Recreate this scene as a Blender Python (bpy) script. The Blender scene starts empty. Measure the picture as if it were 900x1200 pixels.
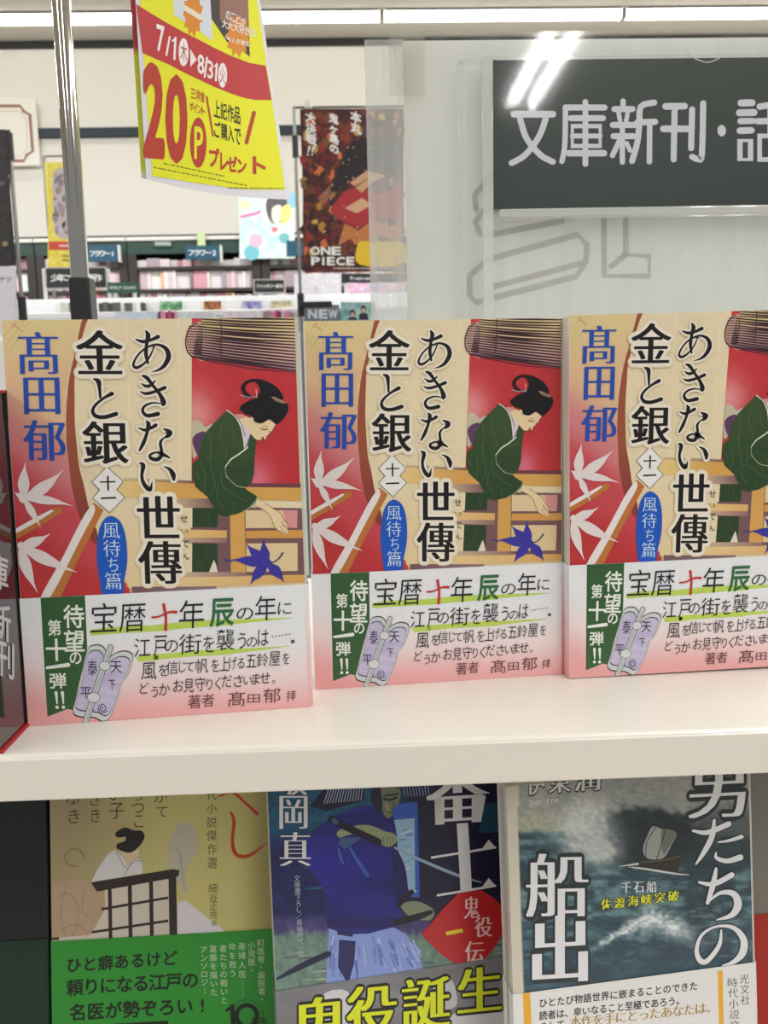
import bpy, bmesh, math, random
import numpy as np
from mathutils import Matrix, Vector
from mathutils.geometry import tessellate_polygon

random.seed(7)
SC = bpy.context.scene
COL = SC.collection
W_, H_, F_ = 900.0, 1200.0, 971.0

# ------------------------------------------------------------------ camera
CAMZ = 1.4
PITCH, ROLL, YAW = .1313, .0233, .0313
def cam_axes():
    p, r, y = PITCH, ROLL, YAW
    f = np.array([math.sin(y)*math.cos(p), math.cos(y)*math.cos(p), -math.sin(p)])
    r0 = np.array([math.cos(y), -math.sin(y), 0.0])
    u0 = np.cross(r0, f)
    return math.cos(r)*r0 - math.sin(r)*u0, math.cos(r)*u0 + math.sin(r)*r0, f
RI, UP, FW = cam_axes()
cam = bpy.data.cameras.new('camera')
camo = bpy.data.objects.new('camera', cam)
COL.objects.link(camo)
m = Matrix.Identity(4)
for i in range(3):
    m[i][0], m[i][1], m[i][2] = RI[i], UP[i], -FW[i]
m[2][3] = CAMZ
camo.matrix_world = m
cam.sensor_fit = 'VERTICAL'; cam.sensor_height = 36; cam.sensor_width = 27
cam.lens = F_/H_*36
cam.clip_start = .01
cam.dof.use_dof = True; cam.dof.focus_distance = .345; cam.dof.aperture_fstop = 26
SC.camera = camo

# ------------------------------------------------------------------ world, lights, exposure
SC.view_settings.view_transform = 'Standard'
SC.view_settings.look = 'None'
SC.view_settings.gamma = 1
SC.view_settings.use_curve_mapping = False
SC.view_settings.exposure = 0.0
wd = bpy.data.worlds.new('world'); SC.world = wd; wd.use_nodes = True
bg = wd.node_tree.nodes['Background']
bg.inputs[0].default_value = (.95, .97, 1, 1); bg.inputs[1].default_value = .26
CEIL = 3.2
def add_tube_or_fill(x, y, power, rz=0.0, sx=.05, sy=1.2):
    l = bpy.data.lights.new('tube_or_fill_light', 'AREA'); l.shape = 'RECTANGLE'
    l.size = sx; l.size_y = sy; l.energy = power; l.color = (1, .993, .978)
    o = bpy.data.objects.new('tube_or_fill_light', l); COL.objects.link(o)
    o.location = (x, y, CEIL-.12); o.rotation_euler = (0, 0, rz)
for (rx, ys) in ((-2.1, (-3.5, -2.1, -.7, .9, 2.3)), (1.0, (-3.5, -2.1, -.7, .9, 2.3)), (4.0, (-2.1, -.7, .9, 2.3))):
    for ry in ys:
        for dx in (-.06, .06):
            add_tube_or_fill(rx+dx, ry, 9.8)
for rx in (-3.6, -2.2, -.8, .6, 2.0, 3.4):
    add_tube_or_fill(rx, 3.0, 16, math.pi/2)  # unseen fill lights, added to brighten the back wall and its bookcases

# ------------------------------------------------------------------ geometry of the photograph
def ray(px, py):
    d = FW + RI*((px-450)/F_) - UP*((py-600)/F_)
    return d
def at(px, py, Y):
    d = ray(px, py); t = Y/d[1]
    return Vector((d[0]*t, Y, CAMZ + d[2]*t))
def at_z(px, py, z):
    d = ray(px, py); t = (z-CAMZ)/d[2]
    return Vector((d[0]*t, d[1]*t, z))
def crop(ox, oy, s):
    return lambda pts: [(ox + x/s, oy + y/s) for x, y in pts]

# ------------------------------------------------------------------ materials
def lin(c):
    out = []
    for v in c[:3]:
        v = v/255.0
        out.append(v/12.92 if v <= .04045 else ((v+.055)/1.055)**2.4)
    return tuple(out) + (1.0,)
def mat(name, c, rough=.5, metal=0, noise=0.0, scale=60, emit=None, coat=0, spec=.5):
    mm = bpy.data.materials.new(name); mm.use_nodes = True
    nt = mm.node_tree; b = nt.nodes['Principled BSDF']
    b.inputs['Roughness'].default_value = rough; b.inputs['Metallic'].default_value = metal
    b.inputs['Coat Weight'].default_value = coat; b.inputs['Specular IOR Level'].default_value = spec
    col = lin(c)
    b.inputs['Base Color'].default_value = col
    if noise:
        tc = nt.nodes.new('ShaderNodeTexCoord'); n = nt.nodes.new('ShaderNodeTexNoise')
        n.inputs['Scale'].default_value = scale; n.inputs['Detail'].default_value = 4
        r = nt.nodes.new('ShaderNodeValToRGB')
        r.color_ramp.elements[0].color = tuple(v*(1-noise) for v in col[:3]) + (1,)
        r.color_ramp.elements[1].color = tuple(min(1, v*(1+noise)) for v in col[:3]) + (1,)
        nt.links.new(tc.outputs['Object'], n.inputs['Vector']); nt.links.new(n.outputs['Fac'], r.inputs['Fac'])
        nt.links.new(r.outputs['Color'], b.inputs['Base Color'])
    if emit:
        b.inputs['Emission Color'].default_value = lin(c); b.inputs['Emission Strength'].default_value = emit
    return mm
def print_mat(name, rough, coat=0.0, scale=900, amt=.05, spec=.5):
    """printed stock: the ink colour of each printed shape is stored on it, paper tooth is procedural"""
    mm = bpy.data.materials.new(name); mm.use_nodes = True
    nt = mm.node_tree; b = nt.nodes['Principled BSDF']
    b.inputs['Roughness'].default_value = rough; b.inputs['Coat Weight'].default_value = coat
    b.inputs['Coat Roughness'].default_value = .12; b.inputs['Specular IOR Level'].default_value = spec
    a = nt.nodes.new('ShaderNodeAttribute'); a.attribute_name = 'ink'
    tc = nt.nodes.new('ShaderNodeTexCoord'); n = nt.nodes.new('ShaderNodeTexNoise')
    n.inputs['Scale'].default_value = scale; n.inputs['Detail'].default_value = 3
    mp = nt.nodes.new('ShaderNodeMapRange')
    mp.inputs['To Min'].default_value = 1-amt; mp.inputs['To Max'].default_value = 1+amt
    mx = nt.nodes.new('ShaderNodeVectorMath'); mx.operation = 'SCALE'
    nt.links.new(tc.outputs['Object'], n.inputs['Vector'])
    nt.links.new(n.outputs['Fac'], mp.inputs['Value'])
    nt.links.new(a.outputs['Color'], mx.inputs[0]); nt.links.new(mp.outputs[0], mx.inputs['Scale'])
    nt.links.new(mx.outputs[0], b.inputs['Base Color'])
    return mm
M_GLOSS = print_mat('glossy_printed_cover', .28, .25)
M_BAND = print_mat('coated_paper_band', .42, .08)
M_PRINT = print_mat('printed_card', .45)
def pages_mat():
    mm = bpy.data.materials.new('page_edges'); mm.use_nodes = True
    nt = mm.node_tree; b = nt.nodes['Principled BSDF']; b.inputs['Roughness'].default_value = .8
    tc = nt.nodes.new('ShaderNodeTexCoord'); mp = nt.nodes.new('ShaderNodeMapping')
    mp.inputs['Scale'].default_value = (20, 4000, 20)
    n = nt.nodes.new('ShaderNodeTexNoise'); n.inputs['Scale'].default_value = 1
    r = nt.nodes.new('ShaderNodeValToRGB')
    r.color_ramp.elements[0].color = lin((196, 188, 168)); r.color_ramp.elements[1].color = lin((236, 230, 214))
    nt.links.new(tc.outputs['Object'], mp.inputs['Vector']); nt.links.new(mp.outputs[0], n.inputs['Vector'])
    nt.links.new(n.outputs['Fac'], r.inputs['Fac']); nt.links.new(r.outputs['Color'], b.inputs['Base Color'])
    return mm
M_PAGES = pages_mat()
def acrylic_mat(name, haze, tint=(226, 228, 226), streak=0.0, spec_rough=.06):
    mm = bpy.data.materials.new(name); mm.use_nodes = True
    nt = mm.node_tree; nt.nodes.remove(nt.nodes['Principled BSDF'])
    out = nt.nodes['Material Output']
    tr = nt.nodes.new('ShaderNodeBsdfTransparent'); df = nt.nodes.new('ShaderNodeBsdfDiffuse')
    gl = nt.nodes.new('ShaderNodeBsdfGlossy'); gl.inputs['Roughness'].default_value = spec_rough
    df.inputs['Color'].default_value = lin(tint); tr.inputs['Color'].default_value = (.99, .995, .99, 1)
    m1 = nt.nodes.new('ShaderNodeMixShader'); m2 = nt.nodes.new('ShaderNodeMixShader')
    fr = nt.nodes.new('ShaderNodeFresnel'); fr.inputs['IOR'].default_value = 1.45
    m1.inputs[0].default_value = haze
    if streak:
        tc = nt.nodes.new('ShaderNodeTexCoord'); mp = nt.nodes.new('ShaderNodeMapping')
        mp.inputs['Scale'].default_value = (70, 1, 5)
        n = nt.nodes.new('ShaderNodeTexNoise'); n.inputs['Scale'].default_value = 1; n.inputs['Detail'].default_value = 5
        r = nt.nodes.new('ShaderNodeMapRange'); r.inputs['From Min'].default_value = .3; r.inputs['From Max'].default_value = .7
        r.inputs['To Min'].default_value = max(0, haze-streak); r.inputs['To Max'].default_value = min(1, haze+streak)
        nt.links.new(tc.outputs['Object'], mp.inputs['Vector']); nt.links.new(mp.outputs[0], n.inputs['Vector'])
        nt.links.new(n.outputs['Fac'], r.inputs['Value']); nt.links.new(r.outputs[0], m1.inputs[0])
    nt.links.new(tr.outputs[0], m1.inputs[1]); nt.links.new(df.outputs[0], m1.inputs[2])
    mn = nt.nodes.new('ShaderNodeMath'); mn.operation = 'MINIMUM'; mn.inputs[1].default_value = .10
    nt.links.new(fr.outputs[0], mn.inputs[0]); nt.links.new(mn.outputs[0], m2.inputs[0]); nt.links.new(m1.outputs[0], m2.inputs[1]); nt.links.new(gl.outputs[0], m2.inputs[2])
    nt.links.new(m2.outputs[0], out.inputs[0])
    return mm
M_ACRYL = acrylic_mat('hazy_clear_acrylic', .33, streak=.14)
M_CLEAR = acrylic_mat('clear_acrylic', .0)
M_CLEARV = acrylic_mat('clear_vinyl', .22)
M_EDGE = acrylic_mat('acrylic_edge', .45, (235, 237, 233))
M_WHITE = mat('white_powder_coat', (236, 231, 221), .32, noise=.02, scale=30, coat=.2)
M_DARKM = mat('dark_painted_metal', (38, 40, 40), .5, noise=.1)
M_CHROME = mat('chrome', (225, 222, 215), .07, 1, noise=.03, scale=40)
M_STEEL = mat('brushed_steel', (150, 150, 146), .3, .8, noise=.08, scale=80)
M_BLACKP = mat('black_plastic', (34, 35, 38), .38, noise=.08, scale=50)
M_RED = mat('red_plastic', (176, 38, 44), .35, noise=.05)

# ------------------------------------------------------------------ object helpers
def link_mesh(name, verts, faces, mats, parent=None, smooth=False):
    me = bpy.data.meshes.new(name); me.from_pydata([tuple(v) for v in verts], [], faces)
    me.update()
    for mm in (mats if isinstance(mats, (list, tuple)) else [mats]): me.materials.append(mm)
    if smooth:
        for p in me.polygons: p.use_smooth = True
    o = bpy.data.objects.new(name, me); COL.objects.link(o)
    if parent: o.parent = parent
    return o
def empty(name, loc, label=None, cat=None, group=None):
    o = bpy.data.objects.new(name, None); COL.objects.link(o); o.location = loc; o.empty_display_size = .02
    tag(o, label, cat, group); return o
def tag(o, label=None, cat=None, group=None, kind=None):
    if label: o['label'] = label
    if cat: o['category'] = cat
    if group: o['group'] = group
    if kind: o['kind'] = kind
    return o
class MB:
    def __init__(s): s.bm = bmesh.new()
    def box(s, x0, x1, y0, y1, z0, z1, bev=0.0, seg=2):
        b2 = bmesh.new()
        bmesh.ops.create_cube(b2, size=1)
        for v in b2.verts:
            v.co = Vector((x0 if v.co.x < 0 else x1, y0 if v.co.y < 0 else y1, z0 if v.co.z < 0 else z1))
        if bev: bmesh.ops.bevel(b2, geom=b2.edges[:], offset=bev, segments=seg, affect='EDGES', profile=.5)
        s.add(b2); return s
    def add(s, b2, M=None):
        me = bpy.data.meshes.new('tmp'); b2.to_mesh(me); b2.free()
        if M is not None: me.transform(M)
        s.bm.from_mesh(me); bpy.data.meshes.remove(me)
    def tube(s, pts, r, n=12):
        pts = [Vector(p) for p in pts]; rings = []
        for i, p in enumerate(pts):
            d = (pts[min(i+1, len(pts)-1)] - pts[max(i-1, 0)]).normalized()
            a = d.cross(Vector((0, 0, 1)))
            if a.length < 1e-3: a = d.cross(Vector((0, 1, 0)))
            a.normalize(); b = d.cross(a)
            rr = r[i] if isinstance(r, (list, tuple)) else r
            rings.append([s.bm.verts.new(p + (a*math.cos(2*math.pi*k/n) + b*math.sin(2*math.pi*k/n))*rr) for k in range(n)])
        for q in range(len(rings)-1):
            for k in range(n):
                fc = s.bm.faces.new((rings[q][k], rings[q][(k+1) % n], rings[q+1][(k+1) % n], rings[q+1][k])); fc.smooth = True
        for rg in (rings[0][::-1], rings[-1]): s.bm.faces.new([s.bm.verts.new(v.co) for v in rg])
        return s
    def build(s, name, m, parent=None):
        me = bpy.data.meshes.new(name); bmesh.ops.recalc_face_normals(s.bm, faces=s.bm.faces[:]); s.bm.to_mesh(me); s.bm.free()
        for mm in (m if isinstance(m, (list, tuple)) else [m]): me.materials.append(mm)
        o = bpy.data.objects.new(name, me); COL.objects.link(o)
        if parent: o.parent = parent
        return o
def rel(parent, o):
    """shift a child's world-space mesh into its parent's frame"""
    if parent is not None:
        o.data.transform(Matrix.Translation(-Vector(parent.location)))
    return o
def pbox(x0, y0, x1, y1, Y, depth, bev=0.0):
    """box standing at distance Y whose front covers the given patch of the photograph"""
    xm, ym = (x0+x1)/2, (y0+y1)/2
    return (at(x0, ym, Y).x, at(x1, ym, Y).x, Y, Y+depth, at(xm, y1, Y).z, at(xm, y0, Y).z)

# ------------------------------------------------------------------ lettering
_g = {}
def glyph(ch, off):
    k = (ch, off)
    if k in _g: return _g[k]
    c = bpy.data.curves.new('glyph', 'FONT'); c.body = ch; c.size = 1; c.offset = off; c.fill_mode = 'FRONT'; c.resolution_u = 3
    o = bpy.data.objects.new('glyph', c); COL.objects.link(o)
    me = o.evaluated_get(bpy.context.evaluated_depsgraph_get()).to_mesh()
    v = np.array([w.co[:2] for w in me.vertices]).reshape(-1, 2); f = [tuple(p.vertices) for p in me.polygons]
    bpy.data.objects.remove(o); bpy.data.curves.remove(c)
    _g[k] = (v, f); return _g[k]
# copies of one outline set side by side give thick uprights and thin bars (mincho), a ring of copies gives a halo
def _sm(s, n=3): return [(x, 0) for x in np.linspace(-s, s, n)]
def _ring(r, n=12, sx=1.0): return [(math.cos(2*math.pi*k/n)*r*sx, math.sin(2*math.pi*k/n)*r) for k in range(n)] + [(0, 0)]
STY = {'goth': (0, [(0, 0)]), 'bold': (0, _ring(.018, 6)), 'heavy': (0, _ring(.04, 10)), 'thin': (-.014, [(0, 0)]), 'hand': (-.004, [(0, 0)]),
       'min': (-.013, _sm(.034)), 'minl': (-.014, _sm(.012)), 'minh': (-.010, _sm(.044, 5)), 'mink': (0, _sm(.024)), 'minb': (-.004, _sm(.032, 3)), 'brush': (0, _ring(.024, 8)), 'halo': (0, _ring(.07, 14, 1.2)), 'halo0': (0, _ring(.10, 16, 1.2)), 'halos': (0, _ring(.05, 10, 1.3))}
def styled(ch, sty):
    off, cps = STY[sty]
    v, f = glyph(ch, off)
    vs, fs, ls = [], [], []
    for k, (dx, dy) in enumerate(cps):
        b = len(v)*len(vs); vs.append(v + np.array([dx, dy])); fs += [tuple(i+b for i in q) for q in f]; ls += [.5*k/max(len(cps), 1)]*len(v)
    return np.concatenate(vs), fs, ls

def smooth(pts, n=6, closed=True):
    P = [np.array(p, float) for p in pts]; out = []; L = len(P)
    for i in range(L if closed else L-1):
        p0 = P[(i-1) % L] if closed or i > 0 else P[0]
        p1, p2 = P[i], P[(i+1) % L]
        p3 = P[(i+2) % L] if closed or i+2 < L else P[-1]
        for k in range(n):
            t = k/n
            out.append(.5*((2*p1) + (-p0+p2)*t + (2*p0-5*p1+4*p2-p3)*t*t + (-p0+3*p1-3*p2+p3)*t**3))
    if not closed: out.append(P[-1])
    return out

class Art:
    """flat printing: coloured shapes given in photograph pixels, stacked in thin layers"""
    def __init__(s): s.v, s.c, s.l, s.f, s.L, s.k = [], [], [], [], 1, 0
    def raw(s, v, f, col, L=None, sub=None):
        b = len(s.v); lc = lin(col) if not callable(col) else None; s.k = (s.k+1) % 14; kk = s.k*.032
        for k, p in enumerate(v):
            s.v.append((float(p[0]), float(p[1]))); s.c.append(lc if lc else lin(col(p[0], p[1]))); s.l.append((s.L if L is None else L) + kk + (sub[k] if sub else 0))
        s.f += [tuple(i+b for i in q) for q in f]
    def poly(s, pts, col, L=None, sm=0):
        if sm: pts = smooth(pts, sm)
        tri = tessellate_polygon([[Vector((p[0], p[1], 0)) for p in pts]])
        s.raw(pts, tri, col, L)
    def patch(s, a, b, c, d, nx, ny, fn, L=None):
        """a b c d = top-left, top-right, bottom-right, bottom-left; fn(u,v,x,y) gives the ink"""
        a, b, c, d = [np.array(q, float) for q in (a, b, c, d)]
        base = len(s.v)
        for j in range(ny+1):
            for i in range(nx+1):
                u, v = i/nx, j/ny
                p = (a*(1-u)+b*u)*(1-v) + (d*(1-u)+c*u)*v
                s.v.append((p[0], p[1])); s.c.append(lin(fn(u, v, p[0], p[1]))); s.l.append(s.L if L is None else L)
        for j in range(ny):
            for i in range(nx):
                q = base + j*(nx+1)+i
                s.f.append((q, q+1, q+nx+2, q+nx+1))
    def stroke(s, pts, w, col, L=None, sm=5, caps=True, closed=False):
        P = [np.array(p, float) for p in pts]
        ws = list(w) if isinstance(w, (list, tuple)) else [w]*len(P)
        if sm and len(P) > 2:
            q = smooth([tuple(p)+(ww,) for p, ww in zip(P, ws)], sm, closed)
            P = [p[:2] for p in q]; ws = [p[2] for p in q]
        if closed: P.append(P[0]); ws.append(ws[0])
        vs, fs = [], []
        for i, p in enumerate(P):
            if closed and i in (0, len(P)-1): d = P[1]-P[-2]
            else: d = P[min(i+1, len(P)-1)]-P[max(i-1, 0)]
            d = d/(np.linalg.norm(d)+1e-9); nrm = np.array([-d[1], d[0]])
            vs += [p+nrm*ws[i]/2, p-nrm*ws[i]/2]
        for i in range(len(P)-1): fs.append((2*i, 2*i+1, 2*i+3, 2*i+2))
        if caps and not closed:
            for k in (0, len(P)-1):
                if ws[k] > .3:
                    n = 12
                    s.raw([P[k]+np.array([math.cos(2*math.pi*j/n), math.sin(2*math.pi*j/n)])*ws[k]/2 for j in range(n)], [tuple(range(n))], col, L)
        s.raw(vs, fs, col, L)
    def ell(s, cx, cy, rx, ry, col, L=None, n=28):
        s.poly([(cx+rx*math.cos(2*math.pi*k/n), cy+ry*math.sin(2*math.pi*k/n)) for k in range(n)], col, L)
    def ch(s, c, box, col, sty='goth', L=None, slope=0.0, shear=0.0, halo=None):
        """one character filling box (x0,y0,x1,y1)"""
        x0, y0, x1, y1 = box
        rv = styled(c, sty)[0]
        lo, hi = rv.min(0), rv.max(0)
        for st, cc, dl in (([('halo' if halo[1] < 2 else 'halos', halo[0], -1)] if halo else []) + ([('halo0', halo[2], -2)] if halo and len(halo) > 2 else []) + [(sty, col, 0)]):
            v, f, ls = styled(c, st)
            u = (v-lo)/(np.maximum(hi-lo, 1e-6))
            X = x0+u[:, 0]*(x1-x0); Y = y1-u[:, 1]*(y1-y0)
            X = X + shear*((y0+y1)/2-Y); Y = Y + slope*(X-(x0+x1)/2)
            s.raw(np.stack([X, Y], 1), f, cc, (s.L if L is None else L)+dl, ls)
    def line(s, txt, a, b, size, col, sty='goth', L=None, sx=1.0, shear=0.0, jit=0.0, halo=None):
        """characters evenly spaced, first centred at a, last centred at b"""
        n = len(txt); rng = random.Random(len(txt)*31+int(a[0]))
        ang = (b[1]-a[1])/(b[0]-a[0]) if abs(b[0]-a[0]) > abs(b[1]-a[1]) else 0.0
        for i, c in enumerate(txt):
            if c in ' 　': continue
            t = i/(n-1) if n > 1 else 0
            cx, cy = a[0]+(b[0]-a[0])*t, a[1]+(b[1]-a[1])*t
            for st, cc, dl in (([('halo', halo, -1)] if halo else []) + [(sty, col, 0)]):
                v, f, ls = styled(c, st)
                wid = .5 if ord(c) > 0x2000 else (v[:, 0].max()+v[:, 0].min())/2
                X = (v[:, 0]-wid)*size*sx; Y = -(v[:, 1]-.38)*size
                X = X - shear*Y
                if jit:
                    X = X + rng.uniform(-jit, jit)*size; Y = Y + rng.uniform(-jit, jit)*size
                s.raw(np.stack([X+cx, Y+cy+ang*X], 1), f, cc, (s.L if L is None else L)+dl, ls)
    def leaf(s, c, tips, col, L=None):
        for t, w, bend in tips:
            c0, t0 = np.array(c, float), np.array(t, float); d = t0-c0; nn = np.array([-d[1], d[0]])
            q = [c0+d*k+nn*bend*k*(1-k)*2 for k in (0, .18, .38, .6, .8, 1)]
            s.stroke(q, [w*.25, w*.7, w, w*.72, w*.25, .2], col, L, sm=4, caps=False)
    def refine(s, mx):
        tri = []
        for q in s.f:
            for k in range(1, len(q)-1): tri.append((q[0], q[k], q[k+1]))
        out, cache = [], {}
        def mid(a, b):
            key = (min(a, b), max(a, b))
            if key not in cache:
                s.v.append(((s.v[a][0]+s.v[b][0])/2, (s.v[a][1]+s.v[b][1])/2)); s.l.append((s.l[a]+s.l[b])/2)
                s.c.append(tuple((p+q)/2 for p, q in zip(s.c[a], s.c[b]))); cache[key] = len(s.v)-1
            return cache[key]
        while tri:
            a, b, c = tri.pop()
            L = [math.dist(s.v[p], s.v[q]) for p, q in ((a, b), (b, c), (c, a))]
            if max(L) <= mx: out.append((a, b, c)); continue
            if L[0] == max(L): mm = mid(a, b); tri += [(a, mm, c), (mm, b, c)]
            elif L[1] == max(L): mm = mid(b, c); tri += [(a, b, mm), (a, mm, c)]
            else: mm = mid(c, a); tri += [(a, b, mm), (mm, b, c)]
        s.f = out
        return s
    def build(s, name, mapping, m, parent=None, extra=None):
        """mapping(x, y, layer) -> 3D point; extra = (verts, faces, colours) of the sheet that carries the print"""
        V = [mapping(x, y, l) for (x, y), l in zip(s.v, s.l)]; Cc = list(s.c); Ff = list(s.f)
        if extra:
            b = len(V); V += [tuple(v) for v in extra[0]]; Ff += [tuple(i+b for i in q) for q in extra[1]]; Cc += [lin(c) for c in extra[2]]
        o = link_mesh(name, V, Ff, m, parent)
        at_ = o.data.color_attributes.new('ink', 'FLOAT_COLOR', 'POINT')
        at_.data.foreach_set('color', np.array(Cc, dtype=np.float32).ravel())
        return o
def lerp(a, b, t):
    t = max(0.0, min(1.0, t)); return tuple(x+(y-x)*t for x, y in zip(a, b))
def sst(a, b, x):
    t = max(0.0, min(1.0, (x-a)/(b-a))); return t*t*(3-2*t)
_rng = np.random.RandomState(3); _tab = _rng.rand(64, 64)
def vnoise(x, y):
    xi, yi = math.floor(x), math.floor(y); fx, fy = x-xi, y-yi
    fx, fy = fx*fx*(3-2*fx), fy*fy*(3-2*fy)
    g = lambda i, j: _tab[i % 64, j % 64]
    return (g(xi, yi)*(1-fx)+g(xi+1, yi)*fx)*(1-fy) + (g(xi, yi+1)*(1-fx)+g(xi+1, yi+1)*fx)*fy
def fbm(x, y, o=4):
    a, s_, t = .5, 0.0, 0.0
    for k in range(o): s_ += a*vnoise(x, y); t += a; x, y, a = x*2.03+5.1, y*2.03+1.7, a*.5
    return s_/t

# ------------------------------------------------------------------ setting: the shop
def structure(o): o['kind'] = 'structure'; return o
YW = 4.4
M_WALL = mat('cream_wall_paint', (239, 236, 226), .8, noise=.02, scale=3)
M_CEIL = mat('white_ceiling_board', (205, 200, 193), .9, noise=.05, scale=40)
M_FLOOR = mat('beige_floor_tile', (196, 188, 172), .4, noise=.05, scale=2)
CEIL_Z = at(450, 46, YW).z
structure(MB().box(-6, 6, YW, YW+.12, 0, CEIL_Z+.1).build('wall_back', M_WALL))
structure(MB().box(-6, 6, -5, YW, -.1, 0).build('floor', M_FLOOR))
structure(MB().box(-6, 6, -5, YW, CEIL_Z, CEIL_Z+.12).build('ceiling', M_CEIL))
M_TR1 = mat('black_trim', (24, 26, 26), .5, noise=.1); M_TR2 = mat('blue_black_trim', (34, 50, 58), .5, noise=.1)
structure(MB().box(-6, 6, YW-.02, YW, at(80, 57.5, YW).z, at(80, 46, YW).z, .003).build('trim_1', M_TR1))
structure(MB().box(-6, 6, YW-.02, YW, at(80, 162, YW).z, at(80, 151, YW).z, .003).build('trim_2', M_TR2))

# wall lamps in a row under the ceiling
M_LAMP = mat('lit_diffuser', (255, 252, 244), .4, emit=7)
M_HOUS = mat('white_lamp_housing', (225, 224, 220), .4, noise=.02)
Yl = YW-.3
lx = [at(x, 16, Yl).x for x in (447.5, 731)]
plen = lx[1]-lx[0]
zl = at(590, 15, Yl).z
lab = {-3: 'long lit lamp under the ceiling, at the far left behind the chrome pole',
       -2: 'long lit lamp under the ceiling, between chrome pole and yellow poster',
       -1: 'long lit lamp under the ceiling, ending just left of the acrylic holder corner',
       0: 'long lit lamp under the ceiling, above the left half of the acrylic sign holder',
       1: 'long lit lamp under the ceiling, at the far right above the dark green sign'}
def wall_lamp(k):
    x0 = lx[0]+plen*k
    t = empty('ceiling_lamp', (x0+plen/2, Yl+.03, zl+.03), lab[k], 'lamp', 'lit lamps in a row under the ceiling')
    rel(t, MB().box(x0+.008, x0+plen-.008, Yl-.03, Yl+.09, zl+.022, CEIL_Z, .004).build('lamp_housing', M_HOUS, t))
    mb = MB(); mb.tube([(x0+.012, Yl+.02, zl), (x0+plen-.012, Yl+.02, zl)], .026, 14)
    rel(t, mb.build('lamp_tube', M_LAMP, t))
    for xx in (x0+.004, x0+plen-.012): rel(t, MB().box(xx, xx+.008, Yl-.01, Yl+.05, zl-.028, zl+.024, .002).build('end_cap', M_HOUS, t))
for k in (-2, -1, 0, 1): wall_lamp(k)
lab.clear()

# ------------------------------------------------------------------ display rack
ZS, YF, TH = CAMZ-.1181, .2774, .0167
ZB = CAMZ-.304-.0032
rack = empty('display_rack', (0, .4, 0), 'cream painted metal display rack whose shelf carries the upright kimono cover books', 'shelf')
def shelf_board(z, yf, th, name):
    mb = MB(); mb.box(-1.1, 1.1, yf, .56, z-.004, z, .0018, 3)
    o = rel(rack, mb.build(name, M_WHITE, rack))
    mb = MB(); mb.box(-1.1, 1.1, yf-.0004, yf+.0012, z-th, z-.0012, .0007)
    mb.box(-1.1, 1.1, yf+.001, yf+.012, z-th, z-th+.0012)
    return o, rel(rack, mb.build('front_lip', M_WHITE, rack))
shelf_board(ZS, YF, TH, 'upper_shelf'); shelf_board(ZB, .15, .03, 'lower_shelf')
rel(rack, MB().box(-1.1, 1.1, .56, .575, .0, ZS-.001, .001).build('back_panel', M_DARKM, rack))
rel(rack, MB().box(-1.1, 1.1, .2, .56, 0, .12, .003).build('base', M_DARKM, rack))
for xx in (-1.12, 1.1): rel(rack, MB().box(xx, xx+.02, .15, .575, 0, ZS-.001, .002).build('side_panel', M_WHITE, rack))

# ------------------------------------------------------------------ paperbacks
BW, BH = .105, .1507
def pose_matrix(x, y, z, yaw, tilt, roll):
    return Matrix.Translation((x, y, z)) @ Matrix.Rotation(yaw, 4, 'Z') @ Matrix.Rotation(-tilt, 4, 'X') @ Matrix.Rotation(-roll, 4, 'Y')
def px_to_uv(M):
    Mi = np.array(M.inverted()); o = Mi @ np.array([0, 0, CAMZ, 1.0])
    R3 = Mi[:3, :3]
    def f(px, py):
        d = R3 @ ray(px, py); t = -o[1]/d[1]
        return o[0]+d[0]*t, o[2]+d[2]*t
    return f
def sheet(w, r, t, z0, z1, off, th, fold, n=5):
    """wrap of a jacket: fore-edge fold, front, rounded spine, back; returns verts, faces, arc position"""
    prof = [(-off-.0001, fold), (-off-.0001, 0.0), (-off, -off)]
    prof += [(w*k/12, -off) for k in range(1, 12)]
    R = r+off
    for k in range(n+1):
        a = -math.pi/2 + (math.pi/2)*k/n; prof.append((w+R*math.cos(a), r+R*math.sin(a)))
    for k in range(n+1):
        a = (math.pi/2)*k/n; prof.append((w+R*math.cos(a), t-r+R*math.sin(a)))
    prof += [(w*k/4, t+off) for k in (3, 2, 1)] + [(-off, t+off), (-off-.0001, t), (-off-.0001, t-fold)]
    V, Fc = [], []
    inn = []
    cx, cy = w/2, t/2
    for (x, y) in prof:
        dx = th if x < 0.0 else (-th if x > w else 0); dy = th if y < r*.99 and x >= -off-.00005 else (-th if y > t-r*.99 and x >= -off-.00005 else 0)
        if x > w: 
            ddx, ddy = x-w, (y-r if y < r else (y-(t-r) if y > t-r else 0)); L = math.hypot(ddx, ddy) or 1
            dx, dy = -th*ddx/L, -th*ddy/L
        inn.append((x+dx, y+dy))
    N = len(prof)
    for ring in (prof, inn):
        for z in (z0, z1): V += [(x, y, z) for x, y in ring]
    o0, o1, i0, i1 = 0, N, 2*N, 3*N
    for k in range(N-1):
        Fc += [(o0+k, o0+k+1, o1+k+1, o1+k), (i0+k+1, i0+k, i1+k, i1+k+1), (o1+k, o1+k+1, i1+k+1, i1+k), (o0+k+1, o0+k, i0+k, i0+k+1)]
    for k in (0, N-1): Fc.append((o0+k, o1+k, i1+k, i0+k))
    return V, Fc, prof
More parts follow.
